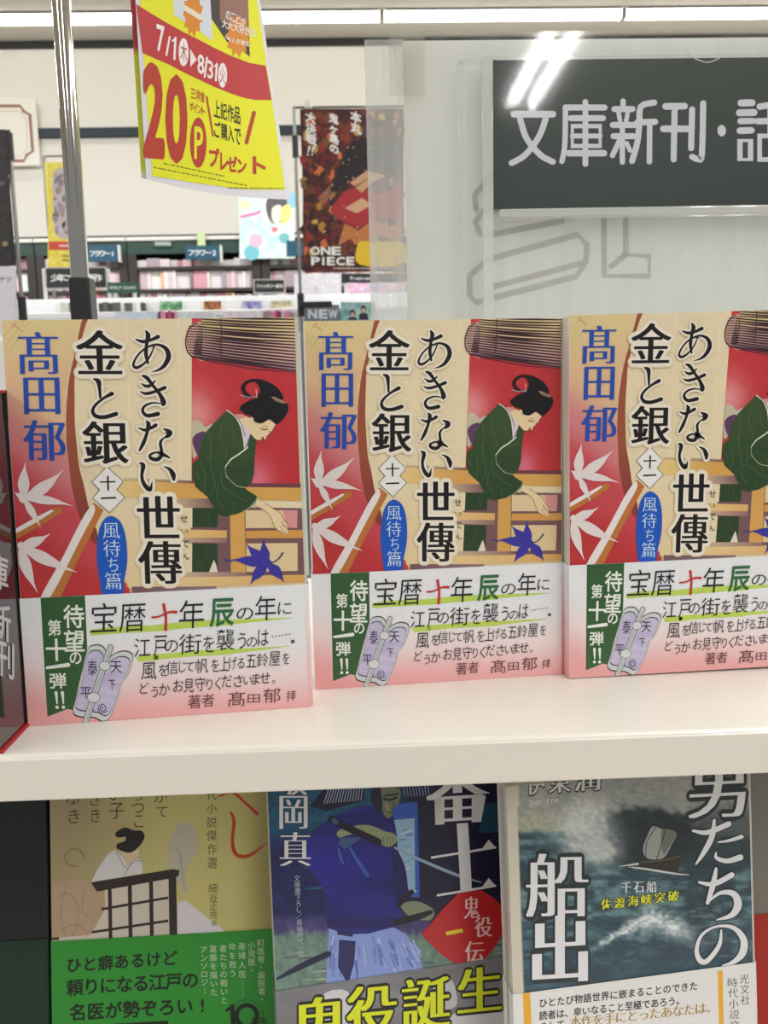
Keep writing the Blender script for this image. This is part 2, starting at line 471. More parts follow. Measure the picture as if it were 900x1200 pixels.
def make_book(pose, art, band, t, spine_col, band_col, label, bh=None, band_h=.0488, cover_col=(235, 232, 225), group=None, band_slope=0.0, r=.0015):
    M = pose_matrix(*pose)
    root = empty('paperback_book', (0, 0, 0), label, 'book', group); root.matrix_world = M
    h = bh or BH
    uv = px_to_uv(M)
    V, Fc, prof = sheet(BW, r, t, 0, h, 0, .0003, .010)
    cols = []
    for v in V: cols.append(spine_col if v[0] > BW+1e-5 else cover_col)
    def mp(x, y, l):
        u, w = uv(x, y); u = min(max(u, 0), BW+.0004); w = min(max(w, 0.0003), h)
        return (u, -.00003-.00002*l, w)
    art.build('cover', mp, M_GLOSS, root, (V, Fc, cols))
    pb = MB(); pb.box(.0008, BW+r-.0012, .0006, t-.0006, .0004, h-.0006); pb.build('page_block', M_PAGES, root)
    if band:
        V, Fc, prof = sheet(BW, r, t, -.00005, band_h, .00045, .00012, .006)
        c2 = [band_col(v[2]/band_h) if callable(band_col) else band_col for v in V]
        def mp2(x, y, l):
            u, w = uv(x, y); u = min(max(u, -.0004), BW+.0003); w = min(max(w, 0), band_h)
            return (u, -.0005-.00002*l, w)
        band.build('paper_band', mp2, M_BAND, root, (V, Fc, c2))
    return root, M, uv
def uv_to_px(M):
    def f(u, v):
        p = M @ Vector((u, 0, v)); d = np.array(p)-np.array([0, 0, CAMZ]); z = d@FW
        return 450+F_*(d@RI)/z, 600-F_*(d@UP)/z
    return f

# ---- artwork of the kimono book, drawn in the frame of the middle copy
P2 = (-.0192, .3343, ZS+.0001, .0856, .0117, 0.0)
M2 = pose_matrix(*P2); X2 = uv_to_px(M2)
A = crop(535, 365, 6.923); B = crop(535, 510, 6.923); Cc = crop(350, 365, 6.923); D = crop(350, 510, 6.923)
E_ = crop(440, 365, 6.923); F2 = crop(440, 510, 6.923); G = crop(360, 655, 5.625); Hh = crop(505, 645, 5.625)
def bx(cr, x0, y0, x1, y1):
    (a, b), (c, d) = cr([(x0, y0), (x1, y1)]); return (a, b, c, d)
CREAM, RED, ORANGE, MAUVE = (235, 219, 184), (200, 56, 60), (218, 166, 88), (122, 88, 92)
def kimono_cover():
    a = Art()
    def left(x, y):
        k = y + (x-365)*-.75
        c = lerp((226, 206, 152), (226, 190, 150), sst(375, 450, y))
        c = lerp(c, (212, 130, 134), sst(440, 505, k)); c = lerp(c, (202, 74, 84), sst(500, 545, k)); c = lerp(c, (192, 52, 56), sst(560, 610, k))
        return c
    def basefn(u, v, x, y):
        xa = np.interp(y, [370, 435, 455, 510, 550, 585, 600, 625, 660], [442, 427, 423, 423, 428, 436, 448, 452, 462])
        if x < xa-2: return left(x, y)
        if y > 590 and x < np.interp(y, [590, 670], [436, 482]): return lerp((186, 62, 56), RED, .4)
        c = lerp(CREAM, (233, 208, 160), sst(560, 640, y)*.7)
        n = vnoise(x*.35, y*.35)
        return tuple(q*(.985+.03*n) for q in c)
    a.patch(X2(0, BH), X2(BW, BH), X2(BW, .0005), X2(0, .0005), 105, 150, basefn, 0)
    # shoji lines, post
    a.L = 2
    LN = (240, 226, 192)
    for p in (((310, 62), (300, 1110)),): a.stroke(E_(p), 1.3, LN, caps=False)
    a.stroke(E_([(680, 60), (662, 1110)]), 1.6, LN, caps=False); a.stroke(F2([(662, 100), (655, 250)]), 1.6, LN, caps=False); a.stroke(F2([(300, 100), (296, 235)]), 1.3, LN, caps=False)
    for p in (((10, 75), (690, 115)), ((-60, 340), (690, 380)), ((-100, 555), (690, 597)), ((-100, 822), (680, 857))): a.stroke(E_(p), 1.3, LN, caps=False)
    a.stroke(F2([(270, 70), (655, 85)]), 1.3, LN, caps=False)
    a.stroke(F2([(560, 545), (720, 552)]), 1.0, LN, caps=False)
    for q in ([(70, 270), (205, 80)], [(95, 310), (240, 85)], [(60, 200), (150, 75)]): a.stroke(Cc(q), .9, (216, 190, 120), caps=False)
    a.stroke(Cc([(125, 105), (185, 155)]), 1.6, (222, 160, 120)); a.stroke(Cc([(120, 130), (150, 95)]), 1.2, (222, 160, 120))
    # brown arc
    lf = Cc([(618, 60), (585, 200), (555, 330), (520, 470), (495, 620), (480, 800), (478, 1000)]) + D([(490, 150), (500, 280), (520, 400), (548, 520), (580, 600), (640, 720)])
    rt = Cc([(664, 60), (635, 130), (600, 250), (575, 370), (550, 500), (545, 620), (540, 830), (548, 1000)]) + D([(560, 160), (590, 300), (615, 440), (650, 560), (690, 740)])
    lf = smooth(lf, 4, False); rt = smooth(rt, 4, False)
    a.poly([tuple(p) for p in lf] + [tuple(p) for p in rt[::-1]], lambda x, y: lerp((158, 84, 58), (140, 60, 52), sst(520, 600, y)), 3)
    # red window with glow
    def redfn(u, v, x, y):
        g1 = math.exp(-((x-552)**2/500 + (y-478)**2/900)); g2 = math.exp(-((x-612)**2/300+(y-548)**2/520))
        c = lerp(RED, (190, 48, 54), v); c = lerp(c, (232, 160, 160), g1*.9); c = lerp(c, (226, 128, 150), g2*.85)
        n = fbm(x*.2, y*.2); return tuple(q*(.95+.1*n) for q in c)
    a.patch(A([(118, 40)])[0], X2(BW+.0003, BH), B([(845, 300)])[0], B([(72, 290)])[0], 30, 50, redfn, 3)
    # rolled blind
    tl, tr, br, bl = A([(192, 38)])[0], X2(BW+.0003, BH), A([(846, 462)])[0], A([(120, 352)])[0]
    def blind(u, v, x, y): return lerp(lerp((222, 198, 146), (214, 172, 158), sst(.25, .6, v)), (166, 122, 136), sst(.7, 1, v))
    a.poly(smooth(A([(190, 95), (130, 95), (88, 150), (65, 230), (75, 310), (120, 352), (200, 372), (200, 200)]), 5), (208, 165, 152), 4)
    a.patch(tl, tr, br, bl, 12, 20, blind, 5)
    DK = (58, 34, 42)
    n = 17
    for k in range(n):
        t = (k+.6)/n
        p0 = np.array(tl)*(1-t)+np.array(bl)*t; p1 = np.array(tr)*(1-t)+np.array(br)*t
        if t > .25: p0 = p0 + np.array([-1.5, 0])
        md = (p0+p1)/2 + np.array([random.uniform(-3, 3), random.uniform(.2, 1.6)])
        a.stroke([p0, md, p1], [1.3, 2.0+.8*random.random(), 1.3], DK, 6, caps=False)
    for k in range(11):
        y = 118+k*20; w = 60*math.sqrt(max(.1, 1-((y-225)/140)**2))
        a.stroke(A([(135-w, y), (180, y+7)]), 1.0, DK, 6, caps=False)
        a.stroke(A([(180, y+2), (320, y+24)]), .9, (80, 48, 56), 6, caps=False)
    a.stroke(A([(100, 345), (200, 372), (330, 398), (560, 440), (846, 462)]), [.8, 1.6, 1.5, 1.2, .8], (96, 44, 62), 7)
    a.stroke(A([(150, 95), (95, 140), (68, 225), (78, 310), (120, 350)]), 1.2, DK, 7); a.stroke(A([(150, 100), (182, 150), (180, 260), (150, 335)]), .8, DK, 7)
    a.stroke(A([(325, 55), (325, 200), (315, 330)]), 1.0, (70, 40, 40), 7)
    # timber frame
    a.L = 6
    def fadeo(u, v, x, y): return lerp((234, 208, 140), ORANGE, sst(465, 545, x))
    a.patch(*F2([(190, 262), (860, 285), (880, 400), (190, 388)]), 20, 2, fadeo, 6)
    a.poly(F2([(250, 242), (745, 265), (745, 285), (250, 262)]), lambda x, y: lerp((214, 190, 150), (132, 92, 92), sst(478, 530, x)), 7)
    a.poly(F2([(560, 392), (860, 398), (890, 470), (560, 455)]), lambda x, y: lerp((214, 188, 156), MAUVE, sst(520, 552, x)), 7)
    a.poly(F2([(620, 455), (725, 468), (712, 945), (640, 945)]), CREAM, 5)
    a.poly(B([(60, 455), (860, 470), (860, 990), (40, 990)]), MAUVE, 6)
    a.poly(B([(430, 284), (850, 286), (850, 318), (430, 314)]), (116, 62, 76), 6)
    a.poly(B([(430, 312), (850, 318), (850, 418), (430, 404)]), ORANGE, 7)
    a.poly(B([(-60, 465), (72, 465), (66, 612), (-60, 606)]), CREAM, 7)
    GRN = (44, 68, 40)
    a.poly(B([(72, 465), (255, 465), (245, 610), (66, 608)]), GRN, 7); a.poly(B([(62, 728), (240, 730), (235, 940), (52, 938)]), GRN, 7)
    a.poly(B([(-160, 620), (312, 632), (308, 688), (-160, 684)]), lambda x, y: lerp((234, 206, 150), (224, 176, 106), sst(530, 570, x)), 7)
    a.poly(B([(-30, 684), (308, 690), (308, 726), (-30, 716)]), lambda x, y: lerp((206, 176, 150), (150, 112, 108), sst(530, 560, x)), 7)
    a.poly(B([(-60, 720), (62, 726), (52, 940), (-60, 940)]), CREAM, 7)
    a.poly(B([(172, 940), (212, 848), (226, 890), (236, 940)]), (232, 218, 204), 8)
    a.poly(B([(338, 500), (442, 490), (436, 942), (328, 942)]), ORANGE, 8)
    a.poly(B([(448, 484), (820, 484), (812, 616), (446, 616)]), (230, 204, 164), 8); a.poly(B([(715, 484), (820, 484), (812, 616), (740, 616)]), (218, 150, 150), 9)
    a.poly(B([(446, 636), (860, 630), (860, 690), (444, 692)]), (214, 158, 80), 8)
    a.poly(B([(446, 730), (812, 728), (804, 934), (440, 940)]), (228, 204, 158), 8)
    a.poly(B([(-240, 975), (860, 962), (860, 1016), (-240, 1062)]), lambda x, y: lerp((236, 214, 160), (220, 166, 92), sst(560, 630, x)), 7)
    a.poly(B([(-240, 940), (440, 940), (440, 972), (-240, 980)]), lambda x, y: lerp((226, 206, 172), (150, 116, 112), sst(505, 570, x)), 7)
    a.poly(F2([(280, 1045), (880, 1046), (880, 1070), (280, 1092)]), lambda x, y: lerp((122, 86, 96), (150, 124, 128), sst(490, 500, x)), 8)
    # figure
    a.poly(smooth(A([(95, 835), (140, 822), (185, 868), (235, 848), (200, 930), (118, 1080), (88, 1090), (88, 950)]), 5), (198, 192, 164), 9)
    a.poly(smooth(A([(92, 955), (130, 915), (185, 908), (160, 1000), (135, 1090), (98, 1020)]), 5), (96, 62, 98), 10)
    Bk = lambda p: B(p)
    kim = A([(345, 745), (300, 790), (240, 850), (190, 905), (152, 985), (137, 1060)]) + B([(130, 100), (84, 135), (78, 230), (100, 310), (180, 382), (215, 440), (252, 512), (300, 530), (400, 508), (470, 468), (515, 422), (540, 382), (470, 338), (452, 316), (500, 280), (520, 215), (528, 100)]) + A([(545, 970), (505, 930), (480, 990), (440, 850), (400, 795)])
    a.poly(kim, lambda x, y: lerp((58, 82, 46), (44, 70, 40), sst(470, 585, y)), 11)
    VN = (80, 104, 66)
    for q in ([(300, 850), (290, 950), (330, 1060), (300, 1107)], [(210, 930), (220, 1050), (190, 1107)], [(380, 880), (390, 960), (420, 1010)]): a.stroke(A(q), .7, VN, 12)
    for q in ([(220, 20), (210, 150), (240, 300), (200, 360)], [(140, 130), (170, 230), (160, 340)], [(290, 200), (290, 300), (360, 360), (460, 420)], [(360, 430), (370, 480)], [(420, 100), (500, 60)], [(100, 200), (130, 260)], [(260, 300), (250, 400), (300, 470)]): a.stroke(B(q), .7, VN, 12)
    for q in ([(180, 480), (190, 590)], [(170, 750), (150, 830), (90, 900)]): a.stroke(B(q), .7, (66, 92, 56), 9)
    a.stroke(B([(330, 165), (430, 185), (520, 160)]), .8, (30, 46, 28), 12); a.stroke(B([(320, 230), (390, 300), (450, 315)]), 1.0, (150, 166, 130), 12)
    a.poly(A([(405, 800), (450, 840), (505, 930), (478, 1018), (455, 1030), (448, 900)]), (218, 206, 222), 12)
    a.stroke(A([(345, 748), (400, 790), (435, 850), (452, 930), (458, 1030)]), [1.2, 1.6, 1.8, 1.6, .8], (228, 222, 210), 13)
    a.stroke(A([(357, 748), (415, 800), (450, 870), (466, 940)]), .6, (70, 60, 60), 14)
    a.stroke(A([(505, 925), (490, 970), (462, 1030)]), 1.0, (90, 80, 96), 14)
    a.stroke(A([(480, 1022), (420, 1070), (360, 1110)]) + B([(315, 165)]), [1.6, 1.5, 1.4, .8], (222, 226, 206), 14)
    a.stroke(B([(318, 170), (325, 230), (380, 292)]), .7, (150, 166, 130), 14)
    SKIN = (236, 212, 170)
    a.poly(A([(395, 778), (450, 778), (520, 812), (520, 930), (492, 920), (440, 832)]), SKIN, 12)
    a.poly(A([(395, 776), (460, 776), (475, 800), (430, 812)]), (222, 150, 140), 13)
    a.poly(A([(640, 815), (692, 850), (668, 885), (660, 905), (640, 925), (630, 932), (612, 964), (600, 962), (594, 952), (574, 968), (546, 966), (520, 940), (500, 890), (505, 830), (560, 835)]), SKIN, 13)
    a.stroke(A([(692, 850), (668, 885), (660, 905), (628, 930), (612, 964), (600, 962), (594, 952), (574, 968), (546, 966), (515, 935)]), .6, (130, 84, 60), 15, sm=3)
    a.stroke(A([(580, 882), (605, 892), (628, 884)]), 1.0, (60, 40, 34), 15); a.stroke(A([(592, 872), (625, 864)]), .5, (110, 80, 60), 15); a.stroke(A([(640, 905), (655, 908)]), .9, (60, 40, 34), 15)
    a.stroke(A([(586, 950), (598, 946)]), 1.2, (190, 60, 50), 15)
    HAIR = (20, 17, 19)
    a.poly(smooth(A([(435, 735), (460, 700), (520, 668), (600, 650), (700, 665), (768, 690), (782, 740), (752, 800), (692, 850), (650, 812), (592, 842), (546, 836), (515, 790), (470, 772)]), 5), HAIR, 16)
    a.ell(*A([(518, 818)])[0], 2.0, 3.2, SKIN, 17)
    a.poly(smooth(A([(552, 522), (612, 522), (690, 562), (735, 615), (748, 662), (690, 672), (592, 668), (562, 650), (586, 600), (572, 555)]), 5), HAIR, 16)
    a.stroke(A([(590, 530), (530, 524), (480, 548), (464, 590), (490, 630), (530, 652)]), [4, 3, 3.4, 4, 3.6, 1.5], HAIR, 16)
    a.poly(A([(662, 645), (690, 645), (772, 690), (745, 698), (690, 680)]), (128, 108, 88), 17); a.stroke(A([(668, 650), (765, 690)]), .6, (196, 180, 150), 18)
    a.stroke(A([(445, 635), (500, 648), (560, 645)]), 1.0, (150, 160, 165), 17); a.stroke(A([(556, 590), (562, 650)]), .7, (225, 210, 205), 17)
    # arm and hand
    a.poly(B([(536, 398), (590, 435), (640, 470), (690, 505), (716, 545), (728, 580), (752, 592), (757, 604), (735, 604), (750, 636), (744, 640), (745, 660), (735, 662), (700, 645), (662, 622), (640, 575), (622, 522), (575, 478), (518, 450)]), SKIN, 12)
    for q in ([(705, 560), (712, 590), (757, 604)], [(700, 575), (725, 610), (750, 638)], [(690, 600), (715, 640), (742, 660)], [(520, 452), (575, 480), (622, 522), (640, 575), (662, 622), (700, 645)], [(590, 435), (690, 500), (716, 545), (752, 592)]): a.stroke(B(q), .5, (140, 90, 66), 13)
    a.stroke(B([(536, 384), (520, 425), (470, 470), (400, 508)]), [1.3, 1.2, 1.0, .6], (150, 172, 132), 14)
    # blue maple leaf
    BL = (60, 54, 158)
    a.leaf(B([(592, 882)])[0], [(B([q])[0], w, b) for q, w, b in (((325, 850), 11.5, .06), ((444, 732), 12, -.05), ((572, 690), 10, -.1), ((708, 1020), 11.5, -.1), ((462, 1036), 11, .1))], BL, 15)
    a.ell(*B([(590, 878)])[0], 5, 4.6, BL, 15)
    a.stroke(B([(285, 846), (340, 862)]), 1.3, BL, 15); a.stroke(B([(615, 875), (665, 850), (702, 802)]), [1.2, 1.3, 1.8], (50, 48, 110), 16)
    # leaves and sticks on the red ground
    WL = (232, 222, 222)
    a.poly(D([(645, 430), (662, 428), (722, 480), (560, 790), (395, 1125), (310, 1125), (620, 560)]), (192, 118, 58), 8)
    a.poly(smooth(D([(640, 442), (660, 456), (652, 510), (560, 680), (330, 1110), (258, 1118), (420, 830), (560, 560)]), 4), (236, 230, 230), 9)
    a.stroke(D([(100, 660), (250, 575), (405, 478)]), 8.0, (192, 118, 58), 8); a.stroke(D([(100, 630), (250, 545), (358, 482)]), [4.6, 4.6, 2.6], (236, 230, 230), 9)
    a.leaf(D([(165, 392)])[0], [(D([q])[0], w, b) for q, w, b in (((183, 122), 12, -.06), ((450, 178), 12.5, .1), ((512, 450), 9.5, -.08), ((276, 608), 8, 0), ((96, 345), 6, 0))], WL, 10); a.ell(*D([(163, 395)])[0], 5, 4.6, WL, 10)
    a.leaf(D([(128, 738)])[0], [(D([q])[0], w, b) for q, w, b in (((342, 650), 11, .12), ((520, 938), 13, .05), ((240, 1090), 12, .08))], WL, 10); a.ell(*D([(130, 738)])[0], 3.4, 4, WL, 10)
    # number lozenges
    a.poly(D([(758, 156), (872, 270), (824, 330), (879, 385), (765, 501), (646, 390), (696, 330), (644, 270)]), (70, 60, 54), 10)
    a.poly(D([(758, 162), (866, 270), (817, 330), (873, 385), (765, 495), (652, 390), (703, 330), (650, 270)]), (240, 238, 236), 11)
    K = (22, 18, 20)
    a.stroke(D([(708, 272), (810, 270)]), 1.5, K, 12); a.stroke(D([(761, 232), (761, 330)]), 1.9, K, 12); a.stroke(D([(712, 392), (810, 388)]), 1.9, K, 12)
    # blue oval with the subtitle
    a.poly(smooth(D([(770, 522), (835, 560), (870, 660), (880, 800), (872, 900), (850, 1000), (826, 1110), (705, 1110), (676, 980), (664, 820), (680, 650), (715, 560)]), 5), (24, 88, 196), 11)
    LB = (206, 228, 246)
    for c, q in (('風', (712, 575, 832, 688)), ('待', (712, 700, 832, 822)), ('ち', (742, 832, 812, 930)), ('篇', (716, 940, 832, 1062))): a.ch(c, bx(D, *q), LB, 'minl', 12)
    # author
    for c, q in (('髙', (158, 166, 443, 475)), ('田', (186, 503, 442, 772)), ('郁', (172, 818, 472, 1116))): a.ch(c, bx(Cc, *q), (36, 78, 178), 'min', 12)
    # title
    HL, HL2 = (240, 233, 218), (236, 222, 192)
    a.L = 18
    for c, q in (('金', (-58, 152, 280, 478)), ('銀', (-32, 826, 292, 1142))): a.ch(c, bx(E_, *q), K, 'mink', 19, halo=(HL, 1, HL2))
    for c, q in (('世', (336, 376, 640, 688)), ('傳', (332, 708, 642, 1024))): a.ch(c, bx(F2, *q), K, 'mink', 19, halo=(HL, 1, HL2))
    def brush(cr, pts, w):
        ww = [q/6.923*1.15 for q in w]
        a.stroke(cr(pts), [q+5.4 for q in ww], HL2, 17, sm=7); a.stroke(cr(pts), [q+3.4 for q in ww], HL, 18, sm=7); a.stroke(cr(pts), ww, K, 19, sm=7)
    brush(E_, [(372, 220), (420, 236), (475, 225), (530, 200)], [10, 22, 20, 26]); brush(E_, [(445, 158), (460, 190), (448, 250), (440, 330), (452, 398)], [12, 30, 22, 24, 14])
    brush(E_, [(502, 268), (470, 340), (425, 398), (370, 430), (348, 405), (380, 340), (440, 285), (515, 258), (580, 285), (600, 345), (570, 410), (525, 446), (472, 462)], [8, 12, 14, 20, 16, 13, 13, 15, 26, 32, 26, 16, 3])
    brush(E_, [(398, 545), (430, 566), (465, 560), (500, 525)], [6, 20, 20, 8]); brush(E_, [(388, 606), (430, 622), (500, 605), (565, 578)], [6, 20, 20, 24])
    brush(E_, [(410, 490), (440, 505), (480, 560), (530, 630), (552, 690), (540, 712)], [14, 26, 20, 24, 34, 6]); brush(E_, [(545, 700), (480, 690), (420, 712), (402, 752), (435, 785), (510, 772)], [6, 12, 16, 20, 24, 28])
    brush(E_, [(370, 876), (410, 892), (450, 880), (492, 856)], [8, 20, 20, 24]); brush(E_, [(425, 826), (440, 850), (425, 920), (398, 990), (370, 1042)], [10, 28, 20, 24, 14])
    brush(E_, [(545, 882), (588, 908), (575, 935), (545, 950)], [8, 32, 26, 6]); brush(E_, [(545, 950), (520, 985), (525, 1040), (520, 1085), (490, 1110), (448, 1100), (445, 1075), (490, 1058), (540, 1075), (582, 1098)], [10, 18, 20, 24, 26, 22, 16, 14, 22, 10])
    brush(F2, [(368, 132), (392, 150), (380, 220), (388, 275), (415, 318), (438, 325), (452, 265)], [10, 28, 20, 24, 28, 22, 3]); brush(F2, [(540, 158), (580, 180), (602, 220), (605, 255)], [6, 22, 32, 18])
    brush(E_, [(62, 513), (95, 530), (102, 580), (105, 650)], [10, 30, 22, 16]); brush(E_, [(188, 622), (130, 655), (70, 705), (48, 750), (70, 788), (130, 796), (212, 772)], [28, 18, 18, 22, 26, 26, 28])
    for c, q in (('せ', (640, 520, 696, 572)), ('い', (642, 622, 694, 656)), ('で', (644, 706, 702, 756)), ('ん', (644, 802, 698, 846))): a.ch(c, bx(F2, *q), K, 'goth', 16)
    return a
def kimono_band():
    a = Art(); TOP = .0487
    def basefn(u, v, x, y):
        k = v + (.12 if u < .15 else 0)*(1-u/.15) - .08*u
        c = lerp((234, 236, 240), (240, 226, 226), sst(.3, .6, k)); c = lerp(c, (236, 168, 168), sst(.55, 1.0, k)); return c
    a.patch(X2(-.0003, TOP), X2(BW+.0002, TOP), X2(BW+.0002, 0), X2(-.0003, 0), 24, 24, basefn, 0)
    a.poly(G([(153, 90), (408, 84), (411, 400), (350, 640), (318, 766), (288, 757), (170, 803)]), (48, 92, 48), 1)
    WT = (236, 240, 232)
    for c, q, st in (('待', (280, 138, 400, 277), 'bold'), ('望', (280, 288, 396, 417), 'bold'), ('の', (308, 420, 376, 492), 'bold'), ('第', (190, 226, 266, 322), 'bold'), ('十', (174, 338, 296, 472), 'bold'), ('弾', (188, 543, 286, 636), 'bold')): a.ch(c, bx(G, *q), WT, st, 2)
    a.stroke(G([(178, 512), (298, 496)]), [3, 4.4], WT, 2)
    for x in (226, 262): a.stroke(G([(x-2, 660), (x+2, 725)]), [3.2, 1.4], WT, 2); a.ell(*G([(x+1, 747)])[0], 1.8, 1.8, WT, 2)
    # drawn talisman
    gry, lav, ink = (150, 156, 162), (200, 194, 222), (44, 42, 48)
    lw = [(415, 400), (450, 376), (495, 380), (522, 420), (520, 470), (470, 570), (440, 680), (405, 800), (345, 806), (316, 780), (330, 715), (368, 600), (385, 500)]
    rw = [(560, 432), (615, 412), (662, 424), (672, 462), (640, 560), (600, 615), (580, 690), (530, 805), (492, 838), (440, 815), (405, 795), (450, 650), (520, 480)]
    for w in (lw, rw):
        a.poly(smooth(G(w), 5), ink, 3)
        c = np.mean(w, 0)
        a.poly(smooth(G([tuple(c+(np.array(p)-c)*.965) for p in w]), 5), (206, 212, 214), 4)
        a.poly(smooth(G([tuple(c+(np.array(p)-c)*.84) for p in w]), 5), ink, 5)
        a.poly(smooth(G([tuple(c+(np.array(p)-c)*.81) for p in w]), 5), lambda x, y: lerp((176, 166, 208), (214, 208, 226), fbm(x*.3, y*.3)*1.4-.2), 6)
    a.stroke(G([(545, 392), (480, 570), (385, 842)]), 6.4, ink, 7); a.stroke(G([(545, 392), (480, 570), (386, 838)]), 5.2, (196, 204, 204), 8); a.stroke(G([(540, 420), (480, 570), (395, 820)]), 1.0, (160, 168, 170), 9, caps=False)
    for cx, cy, rr in ((508, 502, 30), (438, 690, 34)):
        a.ell(*G([(cx, cy)])[0], rr/5.625+.5, rr/5.625*.85+.5, ink, 9); a.ell(*G([(cx, cy)])[0], rr/5.625, rr/5.625*.85, (214, 220, 218), 10)
    for c, q in (('泰', (410, 468, 466, 558)), ('平', (364, 628, 426, 696)), ('天', (540, 475, 606, 546)), ('下', (526, 586, 566, 646))): a.ch(c, bx(G, *q), (30, 26, 60), 'goth', 11)
    a.stroke(G([(490, 752), (480, 745), (474, 760), (490, 772), (506, 755), (492, 732), (466, 742), (466, 770), (490, 782), (514, 770)]), .8, (40, 36, 60), 11)
    # highlighter
    HLR = (190, 216, 92)
    def marker(p, w):
        for k in range(3): a.stroke([(x+random.uniform(-1, 1), y+random.uniform(-.7, .7)) for x, y in p], w, HLR, 1+k)
    marker(G([(446, 305), (560, 293), (760, 285)]) + Hh([(0, 337), (160, 320), (420, 302)]), 6.0); a.stroke(Hh([(400, 305), (620, 290), (775, 280)]), [5, 3, .5], HLR, 2)
    marker(G([(708, 462), (800, 455)]) + Hh([(0, 508), (180, 492), (420, 478)]), 5.4); a.stroke(Hh([(400, 480), (600, 464), (765, 448)]), [5, 2.6, .5], HLR, 2)
    IK = (24, 20, 32); S = -.045
    def put(cr, items, col=IK, sty='hand', shear=.06):
        for c, q in items: a.ch(c, bx(cr, *q), col, sty, 12, slope=S, shear=shear)
    put(G, [('宝', (440, 128, 588, 300)), ('暦', (602, 135, 752, 300))], sty='hand')
    a.stroke(G([(790, 215), (830, 210)]) + Hh([(70, 242), (112, 240)]), [2.2, 1.8, 2.2, 3], (200, 40, 46), 12); a.stroke(G([(858, 140), (868, 215), (864, 290)]), [3.2, 2.6, 3], (200, 40, 46), 12)
    put(Hh, [('年', (130, 170, 274, 338)), ('の', (460, 218, 556, 288)), ('年', (568, 146, 690, 294)), ('に', (700, 186, 778, 258))], sty='hand'); put(Hh, [('辰', (306, 160, 446, 330))], (44, 106, 60), 'bold')
    put(G, [('江', (680, 340, 775, 450)), ('戸', (792, 325, 868, 445))])
    put(Hh, [('の', (42, 408, 116, 480)), ('街', (122, 372, 250, 492)), ('を', (262, 384, 326, 482)), ('襲', (340, 345, 442, 470)), ('う', (462, 368, 508, 462)), ('の', (512, 395, 572, 452)), ('は', (578, 350, 640, 445))])
    for k in range(6): a.ell(*Hh([(662+k*20, 392-k*3)])[0], .7, .7, IK, 12)
    a.stroke(Hh([(770, 422), (778, 414), (786, 421), (778, 429)]), 1.2, IK, 12, closed=True)
    put(G, [('風', (716, 484, 804, 586)), ('を', (816, 496, 872, 566))]); put(Hh, [('信', (45, 530, 112, 612)), ('じ', (118, 534, 155, 600)), ('て', (150, 542, 206, 596)), ('帆', (214, 520, 286, 606)), ('を', (302, 524, 350, 600)), ('上', (352, 510, 408, 594)), ('げ', (406, 510, 452, 586)), ('る', (452, 520, 496, 580)), ('五', (506, 500, 564, 574)), ('鈴', (566, 490, 632, 570)), ('屋', (638, 480, 702, 566)), ('を', (716, 490, 756, 556))])
    put(G, [('ど', (704, 604, 756, 670)), ('う', (768, 628, 808, 692)), ('か', (814, 610, 876, 680))]); put(Hh, [('お', (80, 644, 140, 716)), ('見', (142, 640, 200, 720)), ('守', (206, 630, 266, 712)), ('り', (272, 640, 306, 706)), ('く', (322, 632, 354, 706)), ('だ', (360, 620, 418, 692)), ('さ', (430, 620, 480, 690)), ('い', (486, 628, 534, 676)), ('ま', (534, 610, 580, 676)), ('せ', (580, 606, 640, 670)), ('。', (650, 650, 668, 670))])
    put(Hh, [('著', (162, 735, 236, 816)), ('者', (240, 730, 314, 806)), ('髙', (394, 718, 490, 806)), ('田', (506, 736, 576, 786)), ('郁', (596, 700, 696, 786)), ('拝', (730, 714, 786, 776))], (96, 44, 50))
    return a
kb = make_book(P2, kimono_cover(), kimono_band(), .0122, (196, 198, 178), lambda v: lerp((236, 170, 170), (234, 236, 240), v*1.3),
    'upright paperback with kimono woman cover, middle of the three, between its two twins', group='kimono cover paperbacks on the shelf')
def copy_tree(o, parent=None):
    c = o.copy(); COL.objects.link(c)
    if parent: c.parent = parent; c.matrix_parent_inverse = o.matrix_parent_inverse
    for ch in [q for q in bpy.data.objects if q.parent == o]: copy_tree(ch, c)
    return c
for pose, labl in (((-.1263, .3045, ZS+.0001, .097, .0372, -.0001), 'upright paperback with kimono woman cover, leftmost of the three, beside the dark divider plate'),
                   ((.0879, .3369, ZS+.0003, .0479, -.0040, .0094), 'upright paperback with kimono woman cover, rightmost of the three, cut by the photo edge')):
    c = copy_tree(kb[0]); c.matrix_world = pose_matrix(*pose); c['label'] = labl
#PART2
# ------------------------------------------------------------------ lower row of paperbacks
ZL = CAMZ-.304
def lower_art(pose):
    M = pose_matrix(*pose); return M, uv_to_px(M)
